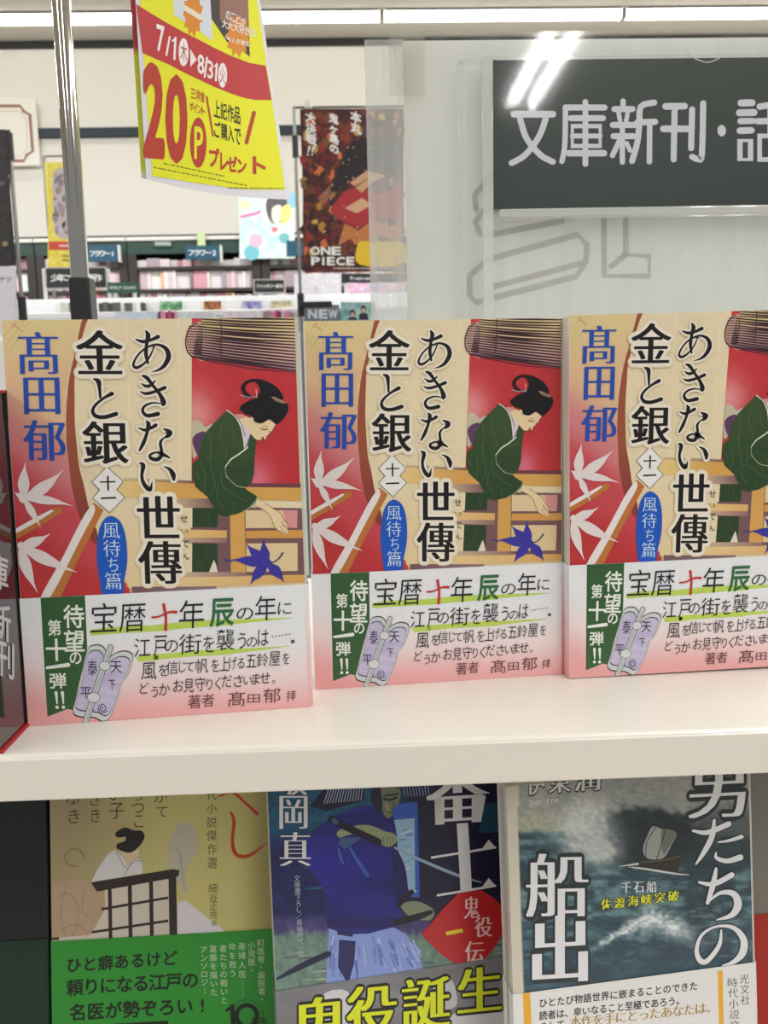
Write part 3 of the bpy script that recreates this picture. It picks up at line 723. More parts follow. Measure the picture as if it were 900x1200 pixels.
# --- olive book with green band
PL1 = (-.1513, .361, ZL, .0046, .1947, .0098); ML1, XL1 = lower_art(PL1)
P = crop(0, 820, 2.8125); Q = crop(0, 900, 4.737); S = crop(180, 900, 5.625); T = crop(40, 1070, 3.1034)
def olive_cover():
    a = Art()
    def fn(u, v, x, y): return lerp(lerp((166, 150, 116), (206, 196, 128), sst(.05, .6, u)), (214, 202, 128), v*.4) if u < .86 else lerp((206, 194, 124), (176, 164, 100), sst(.86, 1, u))
    a.patch(XL1(0, .151), XL1(BW, .151), XL1(BW, 0), XL1(0, 0), 30, 40, fn, 0)
    tx = (92, 82, 46)
    for c, q in (('ゆ', (370, 150, 440, 208)), ('き', (380, 228, 440, 306)), ('さ', (500, 150, 555, 208)), ('き', (505, 226, 556, 300)), ('い', (605, 120, 690, 180)), ('子', (606, 194, 690, 282)), ('っ', (735, 150, 790, 180)), ('つ', (730, 196, 800, 250)), ('こ', (745, 262, 796, 330)), ('が', (855, 130, 930, 192)), ('て', (868, 215, 930, 272))): a.ch(c, bx(Q, *q), (70, 62, 44), 'hand', 2)
    for c, q in (('代', (348, 150, 416, 210)), ('小', (350, 235, 416, 298)), ('説', (350, 320, 416, 390)), ('傑', (350, 410, 416, 480)), ('作', (355, 500, 416, 570)), ('選', (355, 590, 418, 662)), ('細', (362, 760, 422, 820)), ('谷', (366, 824, 422, 876)), ('正', (370, 880, 422, 936)), ('充', (370, 940, 424, 992)), ('編', (382, 1004, 414, 1040))): a.ch(c, bx(S, *q), tx, 'goth', 2)
    OR = (196, 66, 30)
    a.stroke(S([(430, 188), (520, 160), (600, 225), (682, 300)]), [1.5, 3.6, 3, 4.4], OR, 3); a.stroke(S([(508, 290), (530, 350), (520, 470), (532, 550), (572, 582), (640, 572), (742, 498)]), [2.4, 4, 3.6, 4.6, 4.4, 4, .8], OR, 3)
    # ghosted shapes
    a.poly(smooth(P([(555, 470), (600, 402), (645, 430), (652, 500), (612, 560), (620, 645), (588, 600), (553, 560)]), 5), (196, 188, 168), 1)
    a.stroke(P([(560, 480), (590, 500), (600, 560), (612, 640)]), [1, 4, 4, .6], (176, 178, 164), 2); a.stroke(P([(588, 440), (600, 425), (615, 432)]), 1.0, (170, 162, 150), 2)
    a.poly(P([(172, 604), (240, 594), (310, 596), (340, 655), (346, 690), (312, 738), (300, 800), (172, 800)]), (190, 160, 132), 1)
    for q in ([(190, 650), (230, 640), (260, 700), (240, 780)], [(280, 620), (270, 690), (300, 720)], [(200, 760), (250, 740), (290, 770)], [(220, 610), (200, 690), (215, 790)]): a.stroke(P(q), .7, (150, 126, 96), 2)
    a.stroke([(P([(245, 520)])[0][0]+11*math.cos(t*.42+1), P([(245, 520)])[0][1]+10*math.sin(t*.42+1)) for t in range(14)], [.5]+[2.2]*12+[.5], (150, 134, 92), 2)
    a.poly(P([(585, 668), (612, 662), (735, 757), (735, 800), (585, 800)]), (226, 220, 226), 1)
    # writing woman behind a lattice
    a.poly(P([(345, 610), (560, 580), (562, 800), (172, 800), (172, 785), (300, 775), (346, 690)]), (216, 204, 190), 2)
    a.poly(Q([(640, 450), (598, 480), (542, 560), (508, 632), (680, 604), (792, 584), (790, 520), (765, 500), (735, 512), (716, 552), (686, 500)]), (224, 220, 222), 3)
    a.poly(Q([(660, 455), (770, 420), (768, 455), (772, 480), (738, 512), (714, 548), (690, 500)]), (222, 200, 164), 4)
    a.stroke(Q([(642, 455), (690, 545), (714, 552)]), .7, (120, 110, 104), 5); a.stroke(Q([(790, 520), (740, 520), (690, 595)]), .7, (120, 110, 104), 5)
    a.poly(smooth(Q([(640, 362), (690, 330), (740, 345), (785, 348), (803, 382), (775, 432), (722, 470), (655, 450), (650, 422), (692, 405), (696, 382), (655, 386)]), 5), (34, 28, 28), 5)
    DKB = (52, 40, 36)
    a.poly(P([(300, 602), (570, 558), (592, 562), (588, 582), (555, 590), (320, 632)]), DKB, 6)
    for x, y0, w in ((364, 620, 12), (430, 610, 13), (500, 600, 13)): a.stroke(P([(x-2, y0), (x+1, 800)]), w/2.8, DKB, 6, caps=False)
    a.stroke(P([(568, 575), (572, 800)]), 9, DKB, 6, caps=False)
    a.stroke(P([(335, 690), (555, 652)]), 3, DKB, 6, caps=False); a.stroke(P([(303, 766), (555, 728)]), 3, DKB, 6, caps=False); a.stroke(P([(172, 788), (195, 786)]), 3, DKB, 6, caps=False)
    return a
def green_band():
    a = Art(); h = .0535
    a.patch(XL1(-.0003, h), XL1(BW+.0002, h), XL1(BW+.0002, 0), XL1(-.0003, 0), 6, 6, lambda u, v, x, y: (44, 148, 48), 0)
    K = (18, 26, 18)
    a.line('ひと癖あるけど', P([(244, 872)])[0], P([(560, 850)])[0], 18.5, K, 'brush', 2)
    a.line('頼りになる江戸の', P([(248, 946)])[0], P([(628, 922)])[0], 20.5, K, 'brush', 2)
    a.line('名医が勢ぞろい!', P([(258, 1028)])[0], P([(668, 1004)])[0], 21, K, 'brush', 2)
    for txt, x, y0, y1 in (('町医者、歯医者、', 860, 800, 985), ('小児医、', 829, 808, 890), ('産婦人医……', 798, 810, 965), ('命を救う', 766, 812, 900), ('者たちの戦いと', 736, 818, 988), ('葛藤を描いた', 703, 820, 962), ('アンソロジー', 672, 822, 956)):
        n = len(txt); st = (y1-y0)/(n-1)
        for i, c in enumerate(txt):
            cc = {'ー': '｜', '…': '︙'}.get(c, c)
            off = (7, -7) if c == '、' else (0, 0)
            a.line(cc, P([(x+i*.6+off[0], y0+i*st+off[1])])[0], P([(x, y0)])[0], 9.2, (206, 216, 196), 'goth', 2)
    a.stroke(P([(748, 1022), (768, 1008)]), 3.4, K, 2); a.stroke(P([(766, 1008), (770, 1075)]), 5.4, K, 2)
    cx, cy = P([(814, 1040)])[0]
    a.stroke([(cx+12*math.cos(t*2*math.pi/20), cy+12.5*math.sin(t*2*math.pi/20)) for t in range(20)], 5.2, K, 2, closed=True)
    for k in range(14):
        t = math.pi*(1.05+k*.07); a.ell(cx+19*math.cos(t), cy+19*math.sin(t), .9, .9, K, 2, 8)
    a.line('周年', P([(842, 1056)])[0], P([(868, 1056)])[0], 10, K, 'bold', 2)
    a.poly(P([(375, 1066), (555, 1056), (556, 1100), (375, 1110)]), K, 2)
    return a
make_book(PL1, olive_cover(), green_band(), .0135, (196, 186, 120), (44, 148, 48), 'olive paperback with a writing woman and a green paper band, under the shelf at left', bh=.151, band_h=.0535)
# --- blue swordsman book
PL2 = (-.0403, .3219, ZL, .1641, .1275, -.0062); ML2, XL2 = lower_art(PL2)
U = crop(290, 900, 2.8125); V6 = crop(310, 910, 6); W5 = crop(440, 900, 5)
def blue_cover():
    a = Art(); rng = random.Random(5)
    def fn(u, v, x, y):
        n = fbm(x*.06, y*.1); n2 = fbm(x*.25+9, y*.12)
        c = lerp((26, 84, 118), (28, 34, 92), sst(965, 1000, y+14*(n-.5)+(x-330)*.1)); c = lerp(c, (22, 24, 62), sst(455, 500, x+20*(n-.5)))
        c = lerp(c, (84, 74, 130), sst(1068, 1082, y+10*(n-.5))*.8); c = lerp(c, (112, 140, 130), sst(1086, 1100, y+16*(n2-.5)+(x-330)*-.02))
        return tuple(q*(.78+.45*n2) for q in c)
    a.patch(XL2(0, .151), XL2(BW, .151), XL2(BW, .02), XL2(0, .02), 90, 110, fn, 0)
    for k in range(46):
        x, y = rng.uniform(318, 590), rng.uniform(1100, 1150); L = rng.uniform(14, 50)
        a.stroke([(x, y), (x+L*.5, y-L*.05), (x+L, y-L*.12)], [.4, rng.uniform(1, 3), .4], rng.choice([(92, 120, 116), (140, 160, 140), (74, 92, 110), (170, 176, 150), (84, 110, 96)]), 1)
    for k in range(26):
        x, y = rng.uniform(318, 400), rng.uniform(925, 1060); L = rng.uniform(8, 26)
        a.stroke([(x, y), (x+L, y-L*.1)], rng.uniform(1, 3), rng.choice([(30, 92, 124), (40, 44, 110), (24, 30, 80), (36, 70, 120)]) if y > 985 else rng.choice([(30, 92, 124), (40, 104, 132), (24, 74, 104)]), 1)
    a.poly(U([(540, 110), (600, 60), (840, 55), (850, 400), (690, 420), (568, 430)]), (22, 22, 56), 1)
    a.poly(U([(780, 120), (838, 110), (842, 210), (760, 215)]), (24, 70, 92), 2)
    # lit window
    a.poly(U([(478, 122), (560, 110), (568, 425), (530, 428), (500, 372), (494, 258)]), (50, 92, 190), 2)
    a.poly(U([(474, 172), (550, 165), (553, 405), (532, 425), (500, 372), (494, 262)]), (150, 186, 214), 3)
    for k in range(16):
        x, y = 500+rng.random()*36, 190+rng.random()*220
        a.stroke(U([(x, y), (x+20, y-4)]), rng.uniform(.8, 2.6), rng.choice([(186, 208, 226), (120, 160, 200), (96, 140, 190)]), 4)
    # robe
    NV = lambda x, y: tuple(q*(.5+.85*fbm(x*.16, y*.06, 5)) for q in (38, 36, 134))
    a.poly(smooth(U([(305, 150), (400, 125), (470, 150), (492, 220), (494, 300), (502, 420), (490, 520), (400, 552), (300, 545), (262, 515), (256, 410), (205, 330), (190, 260), (240, 190)]), 5), NV, 5)
    a.stroke(U([(480, 260), (500, 330), (512, 420), (555, 450)]), [6, 14, 16, 6], (30, 28, 92), 5)
    # straw hat, face, hands
    a.poly(V6([(318, 206), (440, 60), (700, 40), (700, 165), (430, 245)]), (22, 22, 52), 6)
    for k in range(14): a.stroke(V6([(455+k*18, 70), (418+k*20, 190-k*2)]), 1.1, (160, 172, 206), 7)
    a.poly(U([(505, 40), (640, 40), (600, 95), (520, 85)]), (24, 24, 56), 6)
    for k in range(9): a.stroke(U([(512+k*10, 50), (520+k*10, 92)]), .9, (140, 156, 200), 7)
    a.poly(smooth(W5([(0, 130), (40, 105), (140, 125), (136, 200), (104, 245), (92, 286), (62, 290), (40, 250), (0, 180)]), 4), (116, 124, 100), 6)
    a.poly(W5([(-20, 110), (30, 115), (40, 200), (38, 262), (0, 240), (-30, 180)]), (40, 36, 56), 7)
    a.stroke(W5([(50, 178), (80, 186), (122, 172)]), 3.0, (44, 44, 48), 7); a.stroke(W5([(58, 160), (90, 158), (130, 150)]), 2.2, (40, 38, 44), 7); a.stroke(W5([(106, 200), (112, 230), (96, 238)]), 1.6, (70, 74, 66), 7); a.stroke(W5([(76, 262), (96, 258)]), 1.4, (70, 60, 60), 7); a.stroke(W5([(60, 206), (74, 240)]), 3.0, (146, 152, 122), 7)
    a.poly(smooth(V6([(508, 398), (540, 368), (620, 372), (635, 345), (740, 342), (850, 385), (905, 398), (935, 440), (900, 484), (850, 492), (800, 460), (700, 402), (600, 408), (530, 428)]), 4), lambda x, y: lerp((124, 136, 106), (168, 176, 132), fbm(x*.4, y*.4)), 8)
    for k in range(4): a.stroke(V6([(835+k*22, 425), (840+k*22, 482)]), .8, (80, 88, 70), 9)
    a.poly(V6([(530, 432), (690, 424), (610, 480), (560, 510), (520, 470)]), (66, 92, 138), 7)
    a.stroke(V6([(520, 505), (535, 570), (558, 620)]), [2, 3, 1], (66, 100, 176), 8); a.stroke(V6([(600, 500), (660, 600), (722, 692)]), [3, 4, 5], (60, 96, 180), 8); a.stroke(V6([(570, 520), (600, 620)]), 2, (40, 56, 130), 8)
    a.stroke(V6([(470, 300), (620, 375), (800, 460)]), [9, 8.6, 8.6], (26, 22, 48), 10)
    a.stroke(V6([(490, 310), (500, 320)]), 7, (60, 84, 120), 11)
    a.stroke(U([(485, 262), (560, 298), (690, 352), (770, 376)]), [2.4, 3.4, 3.6, 1.2], (150, 170, 200), 10)
    a.poly(smooth(U([(505, 452), (555, 438), (612, 465), (602, 500), (540, 492)]), 4), (136, 146, 120), 8)
    a.stroke(U([(495, 452), (540, 408)]), 6, (24, 22, 44), 9); a.stroke(U([(492, 508), (560, 490), (604, 474)]), [8, 8, 5], (26, 26, 40), 9)
    # hakama
    a.poly(U([(268, 528), (330, 548), (400, 545), (480, 524), (522, 546), (560, 610), (590, 690), (420, 715), (258, 735)]), (140, 162, 226), 6)
    for k in range(42):
        x = rng.uniform(275, 560); y = rng.uniform(550, 640); L = rng.uniform(20, 70)
        a.stroke(U([(x, y), (x+L*.12+(x-380)*.1, y+L)]), rng.uniform(1, 3), rng.choice([(116, 138, 210), (166, 184, 236), (186, 200, 240), (104, 122, 196)]), 7)
    a.poly(U([(302, 565), (356, 570), (352, 640), (332, 714), (298, 655)]), (32, 32, 100), 8); a.poly(U([(296, 532), (350, 540), (346, 556), (296, 548)]), (30, 30, 90), 8)
    a.stroke(U([(98, 694), (180, 652), (266, 612)]), [3, 7, 7], (24, 28, 66), 8)
    # lettering
    WT = (226, 224, 226)
    for c, q in (('坂', (112, -90, 300, 128)), ('岡', (104, 135, 302, 366)), ('真', (106, 390, 326, 627))): a.ch(c, bx(V6, *q), WT, 'min', 14)
    a.ch('番', bx(W5, 294, -70, 668, 324), WT, 'minh', 14, slope=-.06)
    a.stroke(W5([(508, 322), (520, 520), (530, 712)]), 13.4, WT, 14, caps=False)
    for x0, y0, x1, y1 in ((330, 523, 700, 464), (364, 744, 700, 688)):
        a.stroke(W5([(x0, y0), (x1, y1)]), 2.7, WT, 14); a.poly(W5([(x1-80, y1+12), (x1-38, y1-46), (x1+6, y1+4)]), WT, 14)
    for i, c in enumerate('文庫書下ろし／長編時代小説'): a.line(c, U([(163+i*1.1, 362+i*20.8)])[0], (0, 0), 7.6, (190, 192, 206), 'goth', 14)
    a.poly(smooth(U([(692, 414), (776, 404), (850, 470), (852, 528), (772, 640), (698, 656), (578, 555), (598, 520)]), 2), (196, 32, 40), 12)
    PK = (240, 208, 206)
    for c, q in (('鬼', (712, 422, 764, 494)), ('役', (748, 490, 806, 555)), ('伝', (716, 570, 780, 640))): a.ch(c, bx(U, *q), PK, 'min', 13, slope=-.06)
    a.stroke(U([(654, 545), (709, 534)]), 4.4, (240, 220, 40), 13, caps=False)
    return a
def grey_band():
    a = Art(); h = .0542
    def fn(u, v, x, y): return lerp((128, 128, 132), (150, 150, 156), sst(.3, .8, fbm(x*.03, y*.05)))
    a.patch(XL2(-.0003, h), XL2(BW+.0002, h), XL2(BW+.0002, 0), XL2(-.0003, 0), 20, 20, fn, 0)
    a.poly(smooth(U([(240, 755), (330, 735), (345, 850), (250, 900)]), 4), (220, 220, 224), 1); a.poly(smooth(U([(560, 880), (700, 800), (860, 780), (865, 900)]), 4), (226, 226, 230), 1); a.poly(smooth(U([(610, 715), (668, 690), (690, 775), (640, 790)]), 4), (210, 210, 214), 1)
    for c, q in (('鬼', (150, 752, 328, 930)), ('役', (325, 714, 492, 896)), ('誕', (508, 690, 668, 856)), ('生', (690, 655, 838, 800))): a.ch(c, bx(U, *q), (232, 240, 44), 'minb', 4, slope=-.1, halo=((34, 36, 30), 2))
    return a
make_book(PL2, blue_cover(), grey_band(), .0135, (30, 34, 70), (128, 128, 132), 'dark blue paperback with a hatted swordsman and a grey band with yellow letters', bh=.151, band_h=.0542)
# --- stormy sea book
PL3 = (.0582, .2983, ZL, .1181, .0979, .0013); ML3, XL3 = lower_art(PL3)
Y3 = crop(580, 880, 2.8125); Z3 = crop(590, 900, 5.294); X8 = crop(600, 1100, 3)
def sea_cover():
    a = Art()
    def fn(u, v, x, y):
        X, Y = (x-580)*2.8125, (y-880)*2.8125
        if X < 74+ (Y-90)*.03: return (214, 208, 190)
        n = fbm(X*.012, Y*.012); n2 = fbm(X*.02+7, Y*.06); n3 = fbm(X*.045, Y*.045, 5)
        sky = lerp((176, 178, 174), (140, 144, 142), n*1.2); sky = lerp(sky, (170, 172, 150), sst(160, 240, Y)*sst(260, 130, X))
        sea = lerp((44, 74, 88), (104, 138, 146), sst(.35, .75, n2)); sea = lerp(sea, (30, 48, 62), sst(.55, .3, n)*.7)
        sea = lerp(sea, (40, 70, 90), sst(520, 720, Y)*.6)
        c = lerp(sky, sea, sst(-8, 14, Y-262-18*(n3-.5)+ (X-75)*-.02))
        wave = sst(1.0, .72, math.hypot((X-490)/250, (Y-290)/118) + .35*(n3-.5)); wave *= sst(300, 370, X+50*(n-.5)+ (Y-250)*-.5)
        c = lerp(c, lerp((40, 56, 66), (22, 32, 42), n2), wave)
        far = sst(600, 720, X)*sst(150, 230, Y)*(1-sst(330, 380, Y)); c = lerp(c, (50, 66, 72), far*.7)
        spray = math.exp(-(((X-300)/85)**2+((Y-255)/95)**2))*1.4*(.45+n3) + math.exp(-(((X-360)/55)**2+((Y-330)/45)**2))*.8*(.4+n3)
        c = lerp(c, (206, 210, 208), min(.9, spray)); c = lerp(c, (196, 200, 196), sst(.5, .9, n)*sst(200, 90, Y)*sst(300, 420, X)*.8)
        yc = np.interp(X, [230, 310, 430, 520, 620, 700], [720, 655, 585, 550, 590, 640])
        n4 = fbm(X*.09+3, Y*.13, 4)
        cr = math.exp(-((Y-yc-26*(n3-.5))/(10+26*sst(380, 520, X)))**2)*(.1+1.5*n4)*sst(240, 420, X)*(1-sst(560, 730, X+60*(n4-.5))); c = lerp(c, (224, 230, 230), min(.95, cr*1.1))
        st = sst(.62, .8, fbm(X*.018+2, (Y+X*.12)*.11, 4))*sst(380, 430, Y); c = lerp(c, (126, 156, 162), st*.55)
        c = tuple(q*(.84+.32*n4) for q in c)
        dk = sst(yc+40, yc+90, Y)*sst(180, 280, X); c = lerp(c, (42, 70, 84), dk*.4)
        return c
    a.patch(XL3(0, .151), XL3(BW, .151), XL3(BW, .04), XL3(0, .04), 130, 140, fn, 0)
    a.poly(Y3([(478, 362), (540, 358), (600, 340), (618, 352), (602, 402), (540, 392), (490, 382)]), (48, 44, 42), 2)
    a.stroke(Y3([(480, 366), (545, 362), (612, 346)]), 1.4, (96, 88, 76), 3)
    a.poly(smooth(Y3([(520, 248), (552, 258), (598, 270), (580, 312), (560, 348), (530, 358), (496, 350), (488, 318), (502, 280)]), 4), (156, 160, 156), 3); a.poly(smooth(Y3([(552, 258), (598, 270), (576, 312), (556, 340), (548, 300)]), 4), (110, 112, 108), 4)
    a.stroke(Y3([(516, 240), (528, 252), (500, 300), (497, 352)]), .9, (30, 30, 30), 5); a.stroke(Y3([(562, 258), (530, 368)]), 1.0, (40, 38, 36), 5)
    a.stroke(Y3([(440, 382), (490, 388), (600, 405), (640, 408)]), [.6, 2.2, 2, .6], (206, 212, 212), 3); a.stroke(Y3([(410, 380), (470, 372)]), [.6, 3], (190, 198, 198), 3)
    WT, HD = (232, 232, 236), (34, 46, 54)
    for c, q in (('伊', (102, 60, 168, 142)), ('東', (176, 56, 250, 136)), ('潤', (262, 50, 346, 130))): a.ch(c, bx(Y3, *q), (222, 222, 220), 'min', 9, slope=-.08, halo=((60, 66, 66), 2))
    a.line('Jun Ito', Y3([(118, 168)])[0], Y3([(202, 160)])[0], 9, (232, 232, 228), 'goth', 9, shear=.2)
    a.ch('船', bx(Z3, 138, 528, 526, 922), WT, 'min', 9, slope=-.02, halo=(HD, 2)); a.ch('出', bx(Y3, 122, 542, 306, 762), WT, 'minh', 9, slope=-.06, halo=(HD, 2))
    a.ch('男', bx(Y3, 636, 20, 826, 218), WT, 'min', 9, slope=-.05, halo=(HD, 2))
    def br(pts, w):
        ww = [q/2.8125 for q in w]; a.stroke(Y3(pts), [q+2.4 for q in ww], HD, 8, sm=7); a.stroke(Y3(pts), ww, WT, 9, sm=7)
    br([(652, 262), (700, 268), (770, 240)], [8, 16, 18]); br([(722, 228), (715, 280), (690, 330), (662, 372)], [10, 18, 16, 6]); br([(735, 300), (770, 295), (812, 282)], [5, 10, 14]); br([(728, 335), (730, 352), (765, 362), (808, 350)], [6, 12, 16, 20])
    br([(672, 432), (720, 438), (780, 408)], [8, 16, 18]); br([(728, 388), (718, 440), (700, 500)], [10, 18, 12]); br([(700, 500), (740, 468), (785, 470), (800, 505), (780, 540), (730, 556)], [4, 12, 20, 26, 18, 4])
    br([(745, 590), (738, 640), (700, 690), (676, 690), (664, 655), (682, 605), (730, 578), (785, 582), (818, 620), (815, 665), (785, 695), (748, 706)], [6, 14, 16, 18, 14, 10, 8, 14, 22, 24, 14, 3])
    for c, x in (('千', 432), ('石', 474), ('船', 516)): a.ch(c, bx(Y3, x-17, 430-(x-474)*.03, x+17, 466-(x-474)*.03), WT, 'min', 9)
    for i, c in enumerate('佐渡海峡突破'): a.ch(c, bx(Y3, 349+i*44, 487-i*5.5, 385+i*44, 522-i*5.5), (236, 236, 60), 'min', 9, slope=-.08, halo=((50, 60, 40), 2))
    return a
def white_band():
    a = Art(); h = .0662
    a.patch(XL3(-.0003, h), XL3(BW+.0002, h), XL3(BW+.0002, 0), XL3(-.0003, 0), 6, 6, lambda u, v, x, y: (236, 234, 232), 0)
    YL = (240, 180, 48)
    a.poly(X8([(36, 188), (62, 184), (68, 320), (42, 320)]), YL, 1); a.poly(X8([(720, 112), (738, 109), (742, 320), (726, 320)]), YL, 1)
    K = (36, 36, 40)
    a.line('ひとたび物語世界に嵌まることのできた', X8([(108, 223)])[0], X8([(636, 164)])[0], 11.0, K, 'bold', 2, sx=.92)
    a.line('読者は、幸いなること至極であろう。', X8([(108, 267)])[0], X8([(590, 214)])[0], 11.0, K, 'bold', 2, sx=.92)
    a.line('そして', X8([(110, 306)])[0], X8([(170, 298)])[0], 10.6, K, 'bold', 2, sx=.92)
    GD = (176, 142, 64)
    a.line('本作を手にとったあなたは、', X8([(222, 290)])[0], X8([(700, 238)])[0], 14.5, GD, 'min', 2)
    for i, c in enumerate('光文社'): a.ch(c, bx(X8, 798+i*2, 122+i*37, 830+i*2, 155+i*37), K, 'minl', 2)
    for i, c in enumerate('時代小説文庫'): a.ch(c, bx(X8, 756+i*2, 136+i*37, 790+i*2, 168+i*37), K, 'minl', 2)
    return a
make_book(PL3, sea_cover(), white_band(), .0135, (206, 200, 184), (236, 234, 232), 'paperback with a boat on a stormy sea and a white paper band with yellow bars', bh=.151, band_h=.0662)
# --- neighbours cut by the frame
def plain_art(pose, col, lo=0.0, n=8, c2=None):
    M = pose_matrix(*pose); X = uv_to_px(M); a = Art()
    a.patch(X(0, .151), X(BW, .151), X(BW, lo), X(0, lo), n, n, lambda u, v, x, y: lerp(col, c2 or col, fbm(x*.03, y*.03)), 0); return a, X
def band_art(X, col, h):
    a = Art(); a.patch(X(-.0003, h), X(BW+.0002, h), X(BW+.0002, 0), X(-.0003, 0), 4, 4, lambda u, v, x, y: col, 0); return a
PD = (-.2598, .361, ZL, .0046, .1947, .0098)
ad, XD = plain_art(PD, (26, 28, 28), c2=(20, 22, 22))
make_book(PD, ad, band_art(XD, (14, 44, 34), .0535), .0135, (26, 28, 28), (14, 44, 34), 'black paperback with dark green band, at the left end under the shelf', bh=.151, band_h=.0535, cover_col=(30, 32, 32))
p4 = at(893, 1100, .352)
PR = (p4.x-.0016, .352, ZL, .06, .15, .006)
ar, XR = plain_art(PR, (150, 146, 136), c2=(132, 128, 120))
make_book(PR, ar, band_art(XR, (190, 40, 32), .0585), .016, (120, 118, 112), (190, 40, 32), 'grey paperback with a red band, cut by the right edge under the shelf', bh=.151, band_h=.0585)

# ------------------------------------------------------------------ dark divider plate at the left end
pa, pb_ = at_z(36, 846, ZS), at_z(0, 884, ZS)
dv = (pa-pb_); dv.z = 0; dl = dv.length; dv.normalize(); nv = Vector((dv.y, -dv.x, 0))
pz = at(8, 457, pa.y).z
div = empty('divider_plate', (pb_.x, pb_.y, ZS), 'dark glossy divider plate with red edges and white characters, left end of shelf', 'divider')
div.matrix_world = Matrix(((dv.x, -nv.x, 0, pb_.x), (dv.y, -nv.y, 0, pb_.y), (0, 0, 1, ZS), (0, 0, 0, 1)))
Mdi = np.array(div.matrix_world.inverted())
def div_uv(px, py):
    o = Mdi @ np.array([0, 0, CAMZ, 1.0]); d = Mdi[:3, :3] @ ray(px, py); t = -o[1]/d[1]
    return o[0]+d[0]*t, o[2]+d[2]*t
dh = pz-ZS
M_DIV = mat('smoked_glossy_plastic', (44, 41, 42), .1, noise=.04, coat=.6)
MB().box(.0, dl, .0, .003, .0012, dh-.001, .0004).build('plate', M_DIV, div)
M_DIVT = print_mat('white_lettering', .4)
a = Art()
for c, q in (('文', (-30, 590, -6, 632)), ('庫', (-14, 648, 9, 690)), ('新', (-11, 706, 12, 750)), ('刊', (-5, 751, 16, 794))): a.ch(c, q, (196, 196, 198), 'bold', 1, slope=.35)
a.build('lettering', lambda x, y, l: (lambda q: (min(max(q[0], 0), dl), -.0002-.00002*l, q[1]))(div_uv(x, y)), M_DIVT, div)
mb = MB(); mb.box(0, dl, -.0012, .0042, 0, .0013, .0004); mb.build('bottom_edge', M_RED, div)
MB().box(0, dl, -.0008, .0038, dh-.0012, dh, .0004).build('top_edge', M_RED, div)
MB().box(dl, dl+.0012, -.001, .004, 0, dh, .0004).build('end_strip', M_BLACKP, div)

# ------------------------------------------------------------------ chrome pole with its clamp and the hanging poster
YP = .40
pc = at(86, 210, YP); zt = at(60, -330, YP).z
pole = empty('poster_pole', (pc.x, YP, ZS), 'chrome pole in a black clamp, standing behind the leftmost kimono book', 'pole')
mb = MB(); mb.tube([(pc.x, YP, at(95, 335, YP).z), (pc.x, YP, zt)], .0041, 28); rel(pole, mb.build('tube', M_CHROME, pole))
x0, x1 = at(84, 350, YP).x, at(111, 350, YP).x
mb = MB(); mb.box(x0+.0005, x1-.0005, YP-.0055, YP+.0055, ZS, at(97, 326, YP).z, .0012); mb.box(x0-.004, x1+.004, YP-.012, YP+.016, ZS, ZS+.004, .001); rel(pole, mb.build('clamp', M_BLACKP, pole))
pt = at(205, -112, .5)
mb = MB(); mb.tube([(pc.x, YP, zt-.01), (pt.x+.02, .5, zt-.012)], .0022, 12); rel(pole, mb.build('arm', M_CHROME, pole))
YPO = lambda x: .470 + .075*max(-.2, min(1.2, (x-150)/190.0)) - .012*math.sin(math.pi*max(0, min(1, (x-150)/190.0)))
def pos_edge(u, v, shift=0.0):
    l = (145-8+.061*220*0 + 13.4*v*1.0 + 0, 0)
    yl, yr = -120+v*330, -120+v*354
    xl = 158.7 + .061*yl + shift; xr = 304.5 + .152*yr + shift
    x = xl + (xr-xl)*u; y = yl + (yr-yl)*u + 5.5*math.sin(math.pi*u)*v
    return x, y
def sheet_grid(nu, nv, fn, th=.0004):
    V, Fc = [], []
    for s_ in (0, 1):
        for j in range(nv+1):
            for i in range(nu+1):
                x, y, Y = fn(i/nu, j/nv); V.append(at(x, y, Y + s_*th))
    n = (nu+1)*(nv+1); row = nu+1
    for j in range(nv):
        for i in range(nu):
            q = j*row+i; Fc += [(q, q+1, q+row+1, q+row), (n+q+1, n+q, n+q+row, n+q+row+1)]
    for i in range(nu): Fc += [(i+1, i, n+i, n+i+1), (nv*row+i, nv*row+i+1, n+nv*row+i+1, n+nv*row+i)]
    for j in range(nv): Fc += [(j*row, (j+1)*row, n+(j+1)*row, n+j*row), ((j+1)*row+nu, j*row+nu, n+j*row+nu, n+(j+1)*row+nu)]
    return V, Fc
N = crop(140, 0, 4.286)
